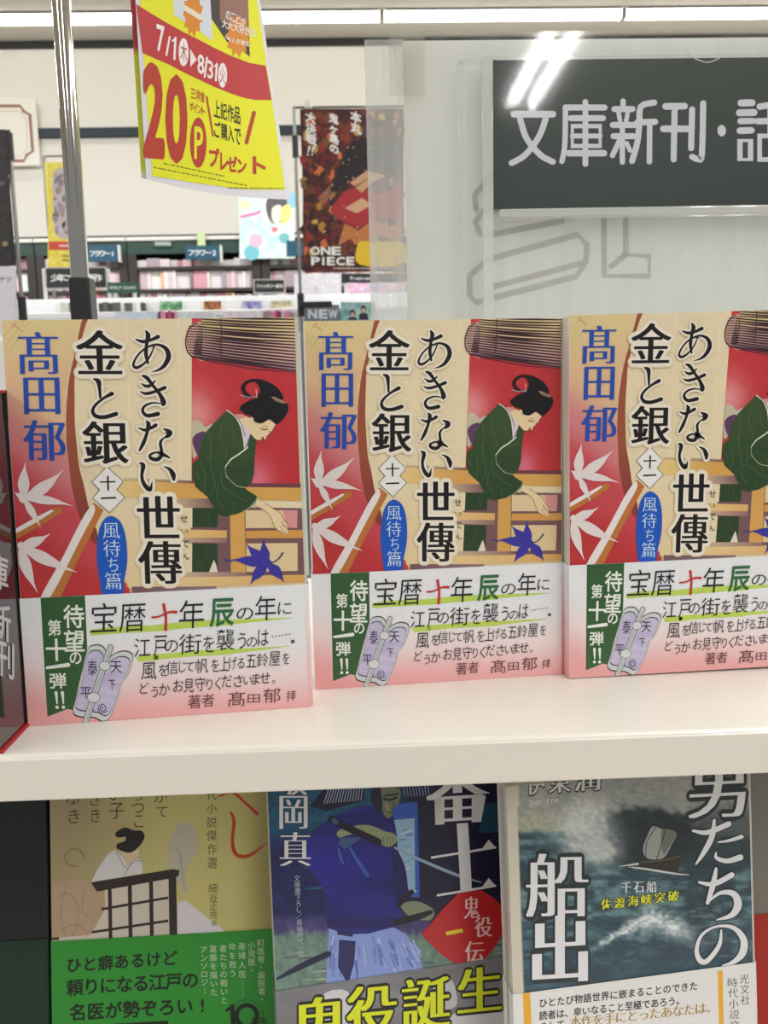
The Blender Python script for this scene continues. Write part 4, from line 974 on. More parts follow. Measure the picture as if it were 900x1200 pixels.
def yellow_art():
    a = Art(); YE, RD = (232, 232, 34), (190, 58, 60)
    lft = [(98-.28*k, -k) for k in (1400, 1000, 500, 0)]
    fld = [(-170, -1400), (-60, -900), (30, -400), (82, 0), (118, 265), (165, 880), (400, 922), (560, 950), (700, 962), (836, 952), (763, 503), (735, 332), (706, 0), (640, -500), (560, -1000), (500, -1400)]
    a.patch(*N([(66, -500), (616, -500), (834, 953), (165, 884)]), 24, 40, lambda u, v, x, y: YE, 1)
    a.poly(N([(165, 884), (300, 905), (460, 930), (640, 952), (834, 953), (500, 900)]), YE, 1)
    a.poly(N([(84, 20), (160, 68), (230, 110), (320, 160), (400, 200), (480, 242), (560, 280), (650, 315), (735, 330), (764, 503), (680, 502), (620, 490), (560, 470), (480, 438), (400, 400), (325, 365), (250, 325), (180, 295), (116, 266)]), RD, 2)
    WT = (240, 236, 236)
    def g(c, q, col, st='bold', L=3, sl=.35): a.ch(c, bx(N, *q), col, st, L, slope=sl)
    g('7', (186, 126, 226, 262), WT); a.stroke(N([(252, 186), (236, 276)]), 2.2, WT, 3); a.stroke(N([(281, 190), (276, 296)]), 2.6, WT, 3); a.stroke(N([(266, 206), (281, 192)]), 1.8, WT, 3)
    a.ell(*N([(322, 262)])[0], 5.8, 16.5, WT, 3); g('木', (306, 212, 340, 312), RD, 'goth', 4)
    a.poly(N([(356, 246), (388, 300), (356, 336)]), WT, 3)
    g('8', (392, 274, 426, 372), WT); a.stroke(N([(440, 290), (428, 386)]), 2.2, WT, 3); g('3', (442, 304, 470, 396), WT); a.stroke(N([(489, 322), (484, 404)]), 2.4, WT, 3); a.stroke(N([(476, 334), (489, 323)]), 1.6, WT, 3)
    a.ell(*N([(518, 378)])[0], 5.2, 14.5, WT, 3); g('火', (503, 335, 534, 422), RD, 'goth', 4)
    R2 = (184, 62, 44)
    g('2', (116, 314, 228, 796), R2, 'heavy', 3, .1); g('0', (230, 374, 342, 822), R2, 'heavy', 3, .1)
    g('三', (358, 445, 382, 495), R2, 'bold'); g('洋', (383, 452, 406, 504), R2, 'bold'); g('堂', (407, 462, 428, 512), R2, 'bold')
    for i, c in enumerate('ポイント'): g(c, (352+i*20, 512+i*8, 372+i*20, 556+i*8), R2, 'bold')
    a.ell(*N([(396, 716)])[0], 9.8, 29.5, R2, 3); g('P', (376, 636, 420, 800), YE, 'bold', 4, .1)
    a.stroke(N([(438, 486), (470, 682)]), 2.2, R2, 3); a.stroke(N([(676, 566), (638, 716)]), 4.6, R2, 3)
    K = (40, 40, 24)
    for i, c in enumerate('上記作品'): g(c, (474+i*34, 504+i*11, 506+i*34, 590+i*11), K, 'bold')
    for i, c in enumerate('ご購入で'): g(c, (476+i*34, 608+i*12, 508+i*34, 690+i*12), K, 'bold')
    for c, q in (('プ', (450, 742, 502, 840)), ('レ', (506, 768, 546, 856)), ('ゼ', (540, 782, 592, 864)), ('ン', (592, 800, 638, 872)), ('ト', (668, 788, 736, 878))): g(c, q, R2, 'heavy', 3, .15)
    rng = random.Random(2)
    for (x0, y0, x1, y1) in ((220, 820, 530, 886), (172, 840, 640, 932), (548, 944, 826, 946)):
        x = x0
        while x < x1:
            w = rng.uniform(6, 22); t0 = (x-x0)/(x1-x0); t1 = min(1, (x+w-x0)/(x1-x0)); a.stroke(N([(x0+(x1-x0)*t0, y0+(y1-y0)*t0), (x0+(x1-x0)*t1, y0+(y1-y0)*t1)]), 1.1, (96, 96, 40), 3, caps=False); x += w+rng.uniform(3, 8)
    # pictures along the upper part
    a.poly(N([(262, -200), (275, 76), (380, 140), (468, 206), (446, -200)]), (216, 222, 232), 2)
    a.poly(N([(430, -200), (440, 60), (500, 150), (540, 210), (610, 250), (655, 285), (640, -200)]), (70, 60, 60), 2); a.poly(N([(500, -200), (505, 100), (600, 150), (650, 130), (640, -200)]), (150, 110, 96), 3)
    for cx, cy, rx, ry in ((370, 70, 52, 120), (595, 180, 64, 112)):
        a.poly(N([(cx+math.cos(k*math.pi/11)*rx*(1 if k % 2 else .74), cy+math.sin(k*math.pi/11)*ry*(1 if k % 2 else .74)) for k in range(22)]), (222, 140, 44), 4)
    for i, c in enumerate('のことが'): g(c, (534+i*25, 56+i*10, 558+i*25, 100+i*10), WT, 'bold', 6)
    for i, c in enumerate('大大大好きな'): g(c, (514+i*29, 98+i*9, 542+i*29, 142+i*9), WT, 'bold', 6)
    for i, c in enumerate('100人の彼女'): a.line(c, N([((534+i*10 if i < 3 else 572+(i-3)*24), 184+i*6)])[0], (0, 0), 6.2 if i < 3 else 6.6, WT, 'bold', 6, sx=.8)
    for y in (-60, 40): a.stroke(N([(330, y), (410, y+50)]), 6, (236, 226, 210), 5); 
    return a
root = empty('hanging_poster', tuple(at(230, 100, .5)), 'curled yellow paper poster with a red date band, hanging in front of the back wall', 'poster')
V, Fc = sheet_grid(24, 30, lambda u, v: (lambda q: (q[0], q[1], YPO(q[0])))(pos_edge(u, v)))
o = yellow_art().refine(7).build('front_sheet', lambda x, y, l: tuple(at(x, y, YPO(x)-.0001-.00005*(l+1))), M_PRINT, root, (V, Fc, [(226, 224, 234)]*len(V))); rel(root, o)
V, Fc = sheet_grid(24, 30, lambda u, v: (lambda q: (q[0], q[1]-1.5, YPO(q[0]+6)+.006))(pos_edge(u, v, -6)))
def backcol(p):
    z = p[2]; za, zb = at(156, 56, .48).z, at(168, 200, .48).z
    return (190, 70, 70) if z > za else ((222, 226, 70) if z > zb else (226, 224, 234))
o = Art().build('rear_sheet', None, M_PRINT, root, (V, Fc, [backcol(p) for p in V])); rel(root, o)
mb = MB(); c0 = at(205, -112, .5)
mb.box(c0.x-.012, c0.x+.012, .465, .53, c0.z-.004, zt-.0146, .001)
rel(root, mb.build('hanger_clip', M_BLACKP, root))

# ------------------------------------------------------------------ acrylic sign holder
YS = .45
down = lambda q: q[:4] + (ZS+.0033, q[5])
def prism(pts, y0, y1, name, m, parent):
    bm = bmesh.new(); vs = [bm.verts.new((x, y0, z)) for x, z in pts]; f = bm.faces.new(vs)
    r = bmesh.ops.extrude_face_region(bm, geom=[f]); bmesh.ops.translate(bm, vec=(0, y1-y0, 0), verts=[g for g in r['geom'] if isinstance(g, bmesh.types.BMVert)])
    mb = MB(); mb.bm.free(); mb.bm = bm; return rel(parent, mb.build(name, m, parent))
hx, hz = at(430.5, 200, YS).x, at(600, 36.5, YS).z
xr_ = at(1060, 200, YS).x
hold = empty('sign_holder', ((hx+xr_)/2, YS, ZS), 'hazy clear acrylic sign holder standing behind the books at right', 'sign holder')
rr = .008
cor = [(hx+rr-rr*math.cos(t), hz-rr+rr*math.sin(t)) for t in np.linspace(0, math.pi/2, 7)]
prism([(hx, ZS+.003)]+cor+[(xr_, hz), (xr_, ZS+.003)], YS, YS+.003, 'back_plate', acrylic_mat('clear_sign_acrylic', .035, streak=.03), hold)
b = down(pbox(431, 46, 475, 373, YS-.0012, .001)); rel(hold, MB().box(*b, .0003).build('frosted_edge', M_ACRYL, hold))
rel(hold, MB().box(hx, xr_, YS-.03, YS+.04, ZS, ZS+.003, .0005).build('foot', M_ACRYL, hold))
b = pbox(566, 64, 1060, 247, YS-.006, .001); rel(hold, MB().box(*b).build('front_pocket', M_CLEAR, hold))
b = down(pbox(566, 66, 578, 373, YS-.0075, .0015)); rel(hold, MB().box(*b, .0003).build('side_edge', M_EDGE, hold))
b = pbox(586, 241, 1060, 250.5, YS-.0085, .007); rel(hold, MB().box(*b, .0008).build('bottom_lip', M_EDGE, hold))
b = down(pbox(538, 71, 545, 373, YS-.003, .0012)); rel(hold, MB().box(*b, .0003).build('pocket_edge', M_CLEARV, hold))
b = pbox(538, 69, 582, 75, YS-.0035, .0012); rel(hold, MB().box(*b, .0003).build('pocket_edge', M_CLEARV, hold))
b = pbox(456, 40, 498, 112, YS-.0006, .0003); rel(hold, MB().box(*b).build('tape', acrylic_mat('old_adhesive_tape', .10, (220, 218, 200)), hold))
mb = MB(); R8 = crop(740, 50, 5.625); R7 = crop(560, 50, 4.5)
mb.tube([at(x, y, YS-.0062) for x, y in smooth(R8([(352, 0), (375, 60), (420, 105), (500, 130), (560, 112), (600, 90)]), 5, False)], .0003, 6)
rel(hold, mb.build('thumb_notch', M_EDGE, hold))
# white backing sheet with faint show-through strokes
def slab(px0, py0, px1, py1, Y, th, col, art, name, m, label, cat, group=None, zbot=None):
    b_ = pbox(px0, py0, px1, py1, Y, th)
    if zbot: b_ = b_[:4] + (zbot, b_[5])
    o = art.build(name, lambda x, y, l: tuple(at(x, y, Y-(.00003+.00002*l)*max(1.0, Y*2.5))), m, None, None)
    bm = bmesh.new(); bm.from_mesh(o.data); lay = bm.verts.layers.float_color['ink']
    r = bmesh.ops.create_cube(bm, size=1)
    for v in r['verts']:
        v.co = Vector((b_[0] if v.co.x < 0 else b_[1], b_[2] if v.co.y < 0 else b_[3], b_[4] if v.co.z < 0 else b_[5])); v[lay] = lin(col)
    bm.to_mesh(o.data); bm.free()
    ctr = Vector(((b_[0]+b_[1])/2, Y, b_[4])); o.data.transform(Matrix.Translation(-ctr)); o.location = ctr
    tag(o, label, cat, group); return o
M_SHEET = print_mat('translucent_white_sheet', .5)
nt = M_SHEET.node_tree; pb_s = nt.nodes['Principled BSDF']; tl_ = nt.nodes.new('ShaderNodeBsdfTranslucent'); mx_ = nt.nodes.new('ShaderNodeMixShader'); mx_.inputs[0].default_value = .38
tl_.inputs['Color'].default_value = lin((238, 240, 240))
nt.links.new(pb_s.outputs[0], mx_.inputs[1]); nt.links.new(tl_.outputs[0], mx_.inputs[2]); nt.links.new(mx_.outputs[0], nt.nodes['Material Output'].inputs[0])
gh = Art(); GC = (212, 210, 203); C7 = crop(520, 220, 2.368)
for p in ([(88, 95), (110, 62), (345, 30), (330, 92), (145, 128), (100, 128)], [(72, 300), (72, 245), (120, 200), (372, 130), (398, 160), (394, 205), (368, 246), (90, 318)], [(445, 40), (445, 245), (570, 245), (570, 190), (505, 185), (505, 40)]): gh.stroke(C7(p), 7.5, GC, 1, sm=0, closed=True)
for p in ([(135, 275), (380, 210)], [(465, 218), (505, 185)], [(90, 60), (85, 20), (130, -30), (160, -60)]): gh.stroke(C7(p), 7, GC, 1, sm=0)
slab(475, 45, 1060, 376, YS+.0032, .0012, (242, 242, 237), gh, 'backing_sheet', M_SHEET, 'white backing sheet behind the acrylic, with faint grey show-through strokes', 'sheet', zbot=ZS+.0033)
# dark green sign
sg = Art(); WL = (226, 226, 236)
def rs(cr, sc, pts, w, **k): sg.stroke(cr(pts), w/sc, WL, 1, **k)
r7 = lambda p, w, **k: rs(R7, 4.5, p, w, **k); r8 = lambda p, w, **k: rs(R8, 5.625, p, w, **k)
r7([(288, 318), (288, 375)], 34); r7([(190, 377), (395, 377)], 36); r7([(222, 400), (250, 490), (290, 550), (340, 600), (395, 628)], 32); r7([(358, 400), (330, 480), (290, 545), (240, 600), (178, 635)], 32)
r7([(567, 312), (567, 640)], 30); r7([(462, 342), (668, 342)], 32); r7([(462, 342), (460, 500), (455, 570), (443, 626)], 28); r7([(490, 398), (660, 398)], 32)
r7([(498, 440), (645, 440), (645, 545), (498, 545)], 28, sm=0, closed=True); r7([(498, 492), (645, 492)], 26); r7([(480, 583), (665, 583)], 34)
r7([(766, 308), (766, 345)], 28); r7([(720, 350), (815, 350)], 32); r7([(742, 370), (750, 412)], 24); r7([(790, 370), (782, 412)], 24); r7([(712, 434), (830, 434)], 32); r7([(715, 493), (820, 493)], 32); r7([(762, 440), (762, 630)], 28); r7([(745, 520), (710, 595)], 28); r7([(785, 530), (802, 568)], 24)
r8([(150, 395), (62, 422), (52, 540), (38, 660), (4, 780)], 40, sm=4); r8([(40, 525), (155, 522)], 42); r8([(120, 530), (118, 785)], 36)
r8([(225, 420), (350, 418)], 44); r8([(210, 568), (372, 568)], 44); r8([(285, 430), (278, 770)], 40); r8([(400, 440), (393, 695)], 40); r8([(473, 400), (464, 735), (440, 768), (400, 752)], 40, sm=4)
sg.ell(*R8([(595, 580)])[0], 28/5.625, 38/5.625, WL, 1)
r8([(722, 398), (795, 396)], 46); r8([(712, 462), (808, 460)], 46); r8([(718, 517), (800, 516)], 40); r8([(715, 580), (790, 578)], 44); r8([(715, 645), (785, 645), (785, 770), (715, 770)], 40, sm=0, closed=True)
r8([(845, 422), (985, 398)], 42); r8([(830, 518), (1030, 515)], 42); r8([(915, 420), (915, 600)], 38); r8([(845, 615), (1000, 615), (1000, 770), (845, 770)], 44, sm=0, closed=True)
slab(578.4, 68, 1060, 240.5, YS-.0035, .0012, (46, 58, 54), sg, 'sign_card', M_PRINT, 'dark green sign card with white rounded characters in the acrylic holder', 'sign')
#PART3
# ------------------------------------------------------------------ wall bookcases and what stands on them
M_GREEN = mat('dark_green_laminate', (36, 66, 58), .5, noise=.06); M_DKSH = mat('dark_brown_shelf', (48, 42, 42), .5, noise=.1); M_CROWN = mat('white_crown', (226, 226, 220), .5, noise=.02)
M_BACKP = mat('grey_back_panel', (120, 112, 110), .7, noise=.08)
YB = 4.06
bays = [(-75, 42, 'far left, behind the black poster'), (42, 150, 'left, around the chrome pole'), (150, 306, 'middle, under the yellow poster'), (306, 500, 'right, behind the red poster')]
zc = lambda y: at(220, y, YB).z
rows = [zc(312), zc(338), zc(364), zc(392)]
for x0, x1, wh in bays:
    X0, X1 = at(x0, 320, YB).x, at(x1, 320, YB).x
    t = empty('wall_bookcase', ((X0+X1)/2, YB, 0), 'dark green topped bookcase along the back wall, ' + wh, 'bookcase', 'bookcases along the back wall')
    rel(t, MB().box(X0+.002, X1-.002, YB, YB+.02, zc(297), zc(282), .002).build('header_board', M_GREEN, t))
    rel(t, MB().box(X0+.002, X1-.002, YB-.01, YW-.005, zc(281.5), zc(277), .002).build('crown', M_CROWN, t))
    rel(t, MB().box(X0+.002, X1-.002, YB-.012, YW-.005, zc(276.6), zc(275), .002).build('top_trim', M_DKSH, t))
    for xx in (X0+.002, X1-.042): rel(t, MB().box(xx, xx+.04, YB+.001, YW-.005, 0, zc(282), .002).build('side_upright', M_DKSH, t))
    for z in rows: rel(t, MB().box(X0+.042, X1-.042, YB+.002, YW-.02, z-.016, z, .002).build('shelf', M_DKSH, t))
    rel(t, MB().box(X0+.04, X1-.04, YW-.02, YW-.006, 0, zc(282)).build('back_panel', M_BACKP, t))
PAL = [(222, 160, 176), (236, 206, 212), (214, 130, 146), (240, 230, 232), (214, 210, 216), (206, 190, 196), (244, 242, 238), (186, 136, 144), (232, 186, 150), (170, 156, 164), (222, 204, 210), (140, 124, 132), (236, 232, 236), (226, 222, 214)]
M_PAL = [mat('comic_cover', c, .4, noise=.12, scale=30) for c in PAL]
def comic_row(x0, x1, yt, z, Y, lab_, grp, wr=(3.2, 6.2), face=.12, jit=2.0, pal=None, depth=.13):
    rng = random.Random(int(x0*7+yt)); x = x0; pal = pal or M_PAL
    while x < x1-3:
        wpx = rng.uniform(*wr)
        fo = rng.random() < face
        if fo: wpx = rng.uniform(11, 17)
        wpx = min(wpx, x1-x)
        a_, b_ = at(x, (yt+330)/2, Y), at(x+wpx-.35, yt+rng.uniform(0, jit), Y)
        h = max(.03, b_.z-z)
        mb = MB(); mb.box(-(b_.x-a_.x)/2, (b_.x-a_.x)/2, 0, .02 if fo else depth, 0, h, .0015, 1)
        o = mb.build('comic_book', rng.choice(pal)); o.location = ((a_.x+b_.x)/2, Y+.012+(rng.uniform(0, .02)), z)
        tag(o, lab_, 'book', grp); x += wpx
for (x0, x1, wh) in ((-6, 40, 'at far left'), (48, 145, 'left of the dark upright'), (157, 301, 'below the teal signs'), (312, 478, 'behind the right poster')):
    comic_row(x0, x1, 301, rows[0], YB, 'pastel comic book in the bookcase top row, '+wh, 'top row comics '+wh, (5, 11), .3, 4)
    comic_row(x0, x1, 315, rows[1], YB, 'pinkish comic book in the bookcase second row, '+wh, 'second row comics '+wh)
    comic_row(x0, x1, 341.5, rows[2], YB, 'pinkish comic book in the bookcase third row, '+wh, 'third row comics '+wh, (4, 8))

# ------------------------------------------------------------------ white rack in the middle distance
YR = 2.5
M_RACKW = mat('white_rack_paint', (236, 238, 240), .3, noise=.02, coat=.3)
zr = lambda y, Y=YR: at(220, y, Y).z
rk = empty('magazine_rack', (at(220, 350, YR).x, YR, 0), 'white stepped rack of small books in front of the wall bookcases', 'rack')
XA, XB = at(-40, 350, YR).x, at(520, 350, YR).x
rel(rk, MB().box(XA, XB, YR, YR+.22, zr(352), zr(347.5), .003).build('upper_step', M_RACKW, rk))
rel(rk, MB().box(XA, XB, YR-.10, YR+.02, zr(366, YR-.1), zr(352, YR-.1), .004).build('upper_lip', M_RACKW, rk))
rel(rk, MB().box(XA, XB, YR-.30, YR-.101, zr(371, YR-.3), zr(363.5, YR-.3), .003).build('lower_step', M_RACKW, rk))
rel(rk, MB().box(XA, XB, YR-.30, YR+.22, 0, zr(371, YR-.3), .003).build('rack_body', M_RACKW, rk))
YM = YR-.105
def face_book(x0, y0, x1, y1, Y, cols, name, label, cat, group=None, pat=3.0, extra=None, th=.012):
    a = Art(); rng = random.Random(int(x0*3+y0))
    ox, oy = rng.uniform(0, 40), rng.uniform(0, 40)
    def fn(u, v, x, y):
        n = fbm(x*pat/20+ox, y*pat/20+oy, 3); k = max(0, min(.999, (n-.25)*2))*(len(cols)-1); i = int(k)
        return lerp(cols[i], cols[min(i+1, len(cols)-1)], k-i)
    a.patch((x0, y0), (x1, y0), (x1, y1), (x0, y1), max(6, int((x1-x0)*.7)), max(6, int((y1-y0)*.7)), fn, 0)
    if extra: extra(a)
    return slab(x0, y0, x1, y1, Y, th, cols[-1], a, name, M_PRINT, label, cat, group)
for x0, x1, cols, wd in ((187, 214, [(46, 96, 66), (110, 160, 116), (214, 226, 210)], 'green'), (239, 259, [(70, 44, 40), (170, 100, 60), (226, 196, 150)], 'brown and orange'), (284, 306, [(80, 78, 130), (130, 124, 176), (196, 190, 216)], 'violet'), (318, 342, [(160, 150, 120), (206, 196, 160), (226, 220, 200)], 'khaki')):
    face_book(x0, 353, x1, 371.8, YM-.012, cols, 'paperback_book', 'small '+wd+' book facing out on the white stepped rack', 'book')
greys = [mat('grey_spine', c, .45, noise=.08) for c in ((200, 200, 192), (150, 150, 140), (90, 92, 88), (226, 226, 222), (60, 62, 60))]
zsh = zr(364.4, YR-.15)
x = 66
rng = random.Random(4)
while x < 168:
    w = rng.uniform(4, 6.4); A0, B0 = at(x, 360, YR-.13), at(x+w-.4, 354+rng.uniform(0, 1.2), YR-.13)
    mb = MB(); mb.box(A0.x-(A0.x+B0.x)/2, B0.x-(A0.x+B0.x)/2, 0, .024, 0, B0.z-zr(363.5, YR-.3), .0012, 1); o = mb.build('paperback_book', rng.choice(greys)); o.location = ((A0.x+B0.x)/2, YR-.13, zr(363.5, YR-.3)+.0003)
    tag(o, 'grey spined paperback in the row at the foot of the chrome pole', 'book', 'grey paperbacks on the white rack'); x += w
YN = YR-.316
for x0, x1, cols, wd in ((136, 184, [(236, 238, 244), (196, 214, 236), (220, 220, 230)], 'pale blue and white magazine, leftmost'), (208, 253, [(240, 240, 242), (206, 214, 224), (230, 224, 226)], 'white magazine, middle'), (262, 308, [(240, 238, 242), (226, 206, 220), (236, 236, 240)], 'white and pink magazine, rightmost')):
    face_book(x0, 365, x1, 392, YN, cols, 'magazine', wd+' of three on the white rack step', 'magazine')
mg = [mat('magenta_spine', c, .45, noise=.1) for c in ((200, 70, 130), (226, 150, 186), (120, 60, 80), (214, 200, 206), (170, 150, 150))]
for xs, xe, wd, gp in ((185, 207, 'between the first two white magazines', 'thin books left'), (309, 345, 'right of the white and pink magazine', 'thin books right')):
    x = xs
    while x < xe-1.5:
        w = rng.uniform(2.6, 4.4); A0, B0 = at(x, 372, YN), at(x+w-.3, 363.5+rng.uniform(0, 2), YN)
        mb = MB(); mb.box(A0.x-(A0.x+B0.x)/2, B0.x-(A0.x+B0.x)/2, 0, .009, 0, B0.z-zr(394, YN), .001, 1); o = mb.build('paperback_book', rng.choice(mg)); o.location = ((A0.x+B0.x)/2, YN, zr(394, YN))
        tag(o, 'thin pink or grey book '+wd, 'book', gp); x += w
# support strip under the leaning magazines
rel(rk, MB().box(XA, XB, YN-.03, YR-.30, 0, zr(394, YN), .003).build('front_step', M_RACKW, rk))

# ------------------------------------------------------------------ shelf signs
def sign(x0, y0, x1, y1, Y, col, txt, tcol, label, size, mode='bold', sx=1.0, tx=None, group=None, edge=None, th=.006, slope=0.0, name='shelf_sign'):
    a = Art(); a.patch((x0, y0), (x1, y0), (x1, y1), (x0, y1), 2, 2, lambda u, v, x, y: col, 0)
    if txt:
        l, r = tx or (x0+size*.8, x1-size*.8); a.line(txt, (l, (y0+y1)/2), (r, (y0+y1)/2+.01), size, tcol, mode, 2, sx=sx)
    return slab(x0, y0, x1, y1, Y, th, edge or col, a, name, M_PRINT, label, 'sign', group)
TEAL = (22, 80, 104)
WH = (240, 240, 238)
tA = sign(102, 287.5, 138, 306.5, YB-.03, TEAL, 'フラワー1', WH, 'teal sign with white katakana ending in 1, right of the chrome pole', 7.8, tx=(108, 132))
tB = sign(217.5, 288, 258, 304, YB-.03, TEAL, 'フラワー2', WH, 'teal sign with white katakana ending in 2, under the yellow poster', 8.2, tx=(224, 251))
sign(336, 282, 362, 300, YB-.03, TEAL, '', WH, 'plain teal sign edge between the pale poster and the red poster', 6)
M_CLIPW = mat('white_plastic_clip', (230, 232, 228), .4, noise=.02)
for x, par in ((139.2, tA), (258.8, tB)):
    b = pbox(x-.9, 287, x+1.1, 307, YB-.034, .034); rel(par, MB().box(*b, .001).build('sign_clip', M_CLIPW, par))
b = pbox(231, 272.5, 240.5, 288, YB-.03, .006); o = MB().box(*b, .002).build('sign_tag', mat('pale_green_plastic', (196, 214, 160), .4, noise=.05)); tag(o, 'small pale green tag sticking up above the second teal sign', 'tag')
a = Art(); a.patch((179, 281.5), (202, 281.5), (202, 289.5), (179, 289.5), 2, 2, lambda u, v, x, y: (52, 84, 72), 0)
for i in range(7): a.stroke([(182.5+i*2.6, 284), (183.3+i*2.6, 287)], 1.4, (206, 216, 206), 2)
slab(179, 281.5, 202, 289.5, YB-.008, .006, (60, 90, 80), a, 'shelf_sign', M_PRINT, 'tiny green sign on the bookcase header between the two teal signs', 'sign')
YF1 = 2.66
M_SPOST = mat('clear_plastic_post', (206, 210, 208), .3, noise=.03); M_FRAME = mat('grey_sign_frame', (186, 188, 186), .4, noise=.03)
def framed(x0, y0, x1, y1, Y, posts, txt, label, size, tx, sx=1.0, mode='bold', col=(38, 38, 40), frame=True, zfoot=None):
    o = sign(x0, y0, x1, y1, Y, col, txt, WH, label, size, mode, sx, tx)
    if frame:
        b = pbox(x0-1.8, y0-1.6, x1+1.8, y1+2.4, Y+.0062, .004); rel(o, MB().box(*b, .001).build('sign_frame', M_FRAME, o))
    for x in posts:
        q = at(x, 340, Y); rel(o, MB().box(q.x-.005, q.x+.005, Y+.0103, Y+.021, zfoot or zr(347.5)+.0004, at(x, y0-.5, Y).z, .002).build('sign_post', M_SPOST, o))
    return o
framed(54.5, 314.5, 123, 336.5, YF1, (51, 126.2), '少年コミック新作', 'black sign with white characters crossed by the chrome pole', 9.4, (64, 115))
framed(126, 331, 161, 343, YF1-.03, (133, 156), 'スクウェア・エニックス', 'small green sign with white katakana right of the black clamp', 4.4, (129.5, 157.5), .72, col=(34, 78, 62), frame=False)
framed(298.5, 328.5, 332.5, 342, YF1, (304, 327), 'ファンタジー新刊', 'small black sign with white characters left of the thin poster stand', 5.0, (302, 329.5), .8, col=(40, 42, 42))
framed(400, 320.5, 476, 331, YF1-.02, (405, 470), 'Premium', 'narrow black sign with white script under the red poster', 6, (412, 432), 1.0, 'goth', (36, 36, 36), False)
sign(357, 357.5, 397.5, 392, YN, (112, 126, 136), '', WH, 'grey blue board with large white letters at the foot of the poster stand', 10)
a = Art(); 
for c, x in zip('NEW', (361, 373.5, 385)): a.ch(c, (x, 362.5, x+10.5, 373.5), (222, 230, 236), 'heavy', 2)
o = a.build('new_letters', lambda x, y, l: tuple(at(x, y, YN-.0006-.00002*l)), M_PRINT); bd = [q for q in bpy.data.objects if 'large white letters' in q.get('label', '')][0]
o.data.transform(Matrix.Translation(-bd.location)); o.parent = bd; o.name = 'lettering'
def couple(a):
    for cx, y in ((413, 367), (426, 362)):
        a.ell(cx, y, 3.4, 4.2, (40, 34, 36), 2); a.ell(cx, y+1.6, 2.3, 3, (206, 170, 150), 3); a.poly([(cx-5.5, 375), (cx-5, y+6), (cx, y+4), (cx+5, y+6), (cx+6, 375)], (46, 50, 60), 2)
face_book(399.5, 354, 440, 375.6, YN, [(110, 160, 160), (150, 196, 194), (176, 206, 204)], 'magazine', 'teal magazine showing two dark figures, under the red poster', 'magazine', extra=couple)
face_book(407, 331.5, 476, 347.2, YR+.03, [(186, 206, 230), (230, 170, 200), (240, 226, 236)], 'magazine', 'pale pink and blue magazine under the black script sign', 'magazine', pat=5)
for x0, x1, wd in ((345, 370, 'left'), (371, 400, 'right')):
    face_book(x0, 321, x1, 347.2, YR+.06, [(236, 234, 236), (214, 212, 220), (226, 226, 230), (240, 240, 240)], 'magazine', 'white magazine under the red poster, '+wd+' of the pair', 'magazine', pat=6)

# ------------------------------------------------------------------ posters on stands
M_POST = M_STEEL
def stand(name, label, xb, yb, xt, yt, Y, r, joint=None, arm=None, foot=None):
    ptop = at(xt, yt, Y); pbm = at(xb, yb, Y); X = (ptop.x+pbm.x)/2
    t = empty(name, (X, Y, 0), label, 'stand')
    mb = MB(); pts = [(X, Y, .02), (X, Y, ptop.z)]
    mb.tube(pts, r, 12); rel(t, mb.build('pole', M_POST, t))
    if arm:
        pe = at(arm, yt, Y); mb = MB(); mb.tube([(X, Y, ptop.z-.002), (pe.x, Y, ptop.z-.002)], r*.75, 10); rel(t, mb.build('cross_arm', M_POST, t))
    if joint:
        zj = at(xt, joint, Y).z; mb = MB(); mb.tube([(X, Y, zj-.022), (X, Y, zj+.022)], r*1.9, 12); rel(t, mb.build('joint', M_BLACKP, t))
    if foot:
        zf = at(xb, foot, Y).z; mb = MB(); mb.tube([(X, Y, zf-.05), (X, Y, zf)], r*2.1, 12); rel(t, mb.build('lower_joint', M_BLACKP, t))
    rel(t, MB().box(X-.12, X+.12, Y-.12, Y+.12, 0, .02, .006).build('base', M_BLACKP, t))
    global STD
    STD = t
    return X
YG = 1.9
stand('poster_stand', 'thin grey poster stand that carries the dark red poster', 351.5, 345, 345, 125, YG, .0036, 172, 478, 344)
b = pbox(350, 353, 389, 360.5, YG-.02, .03); rel(STD, MB().box(*b, .003).build('bracket', M_BLACKP, STD))
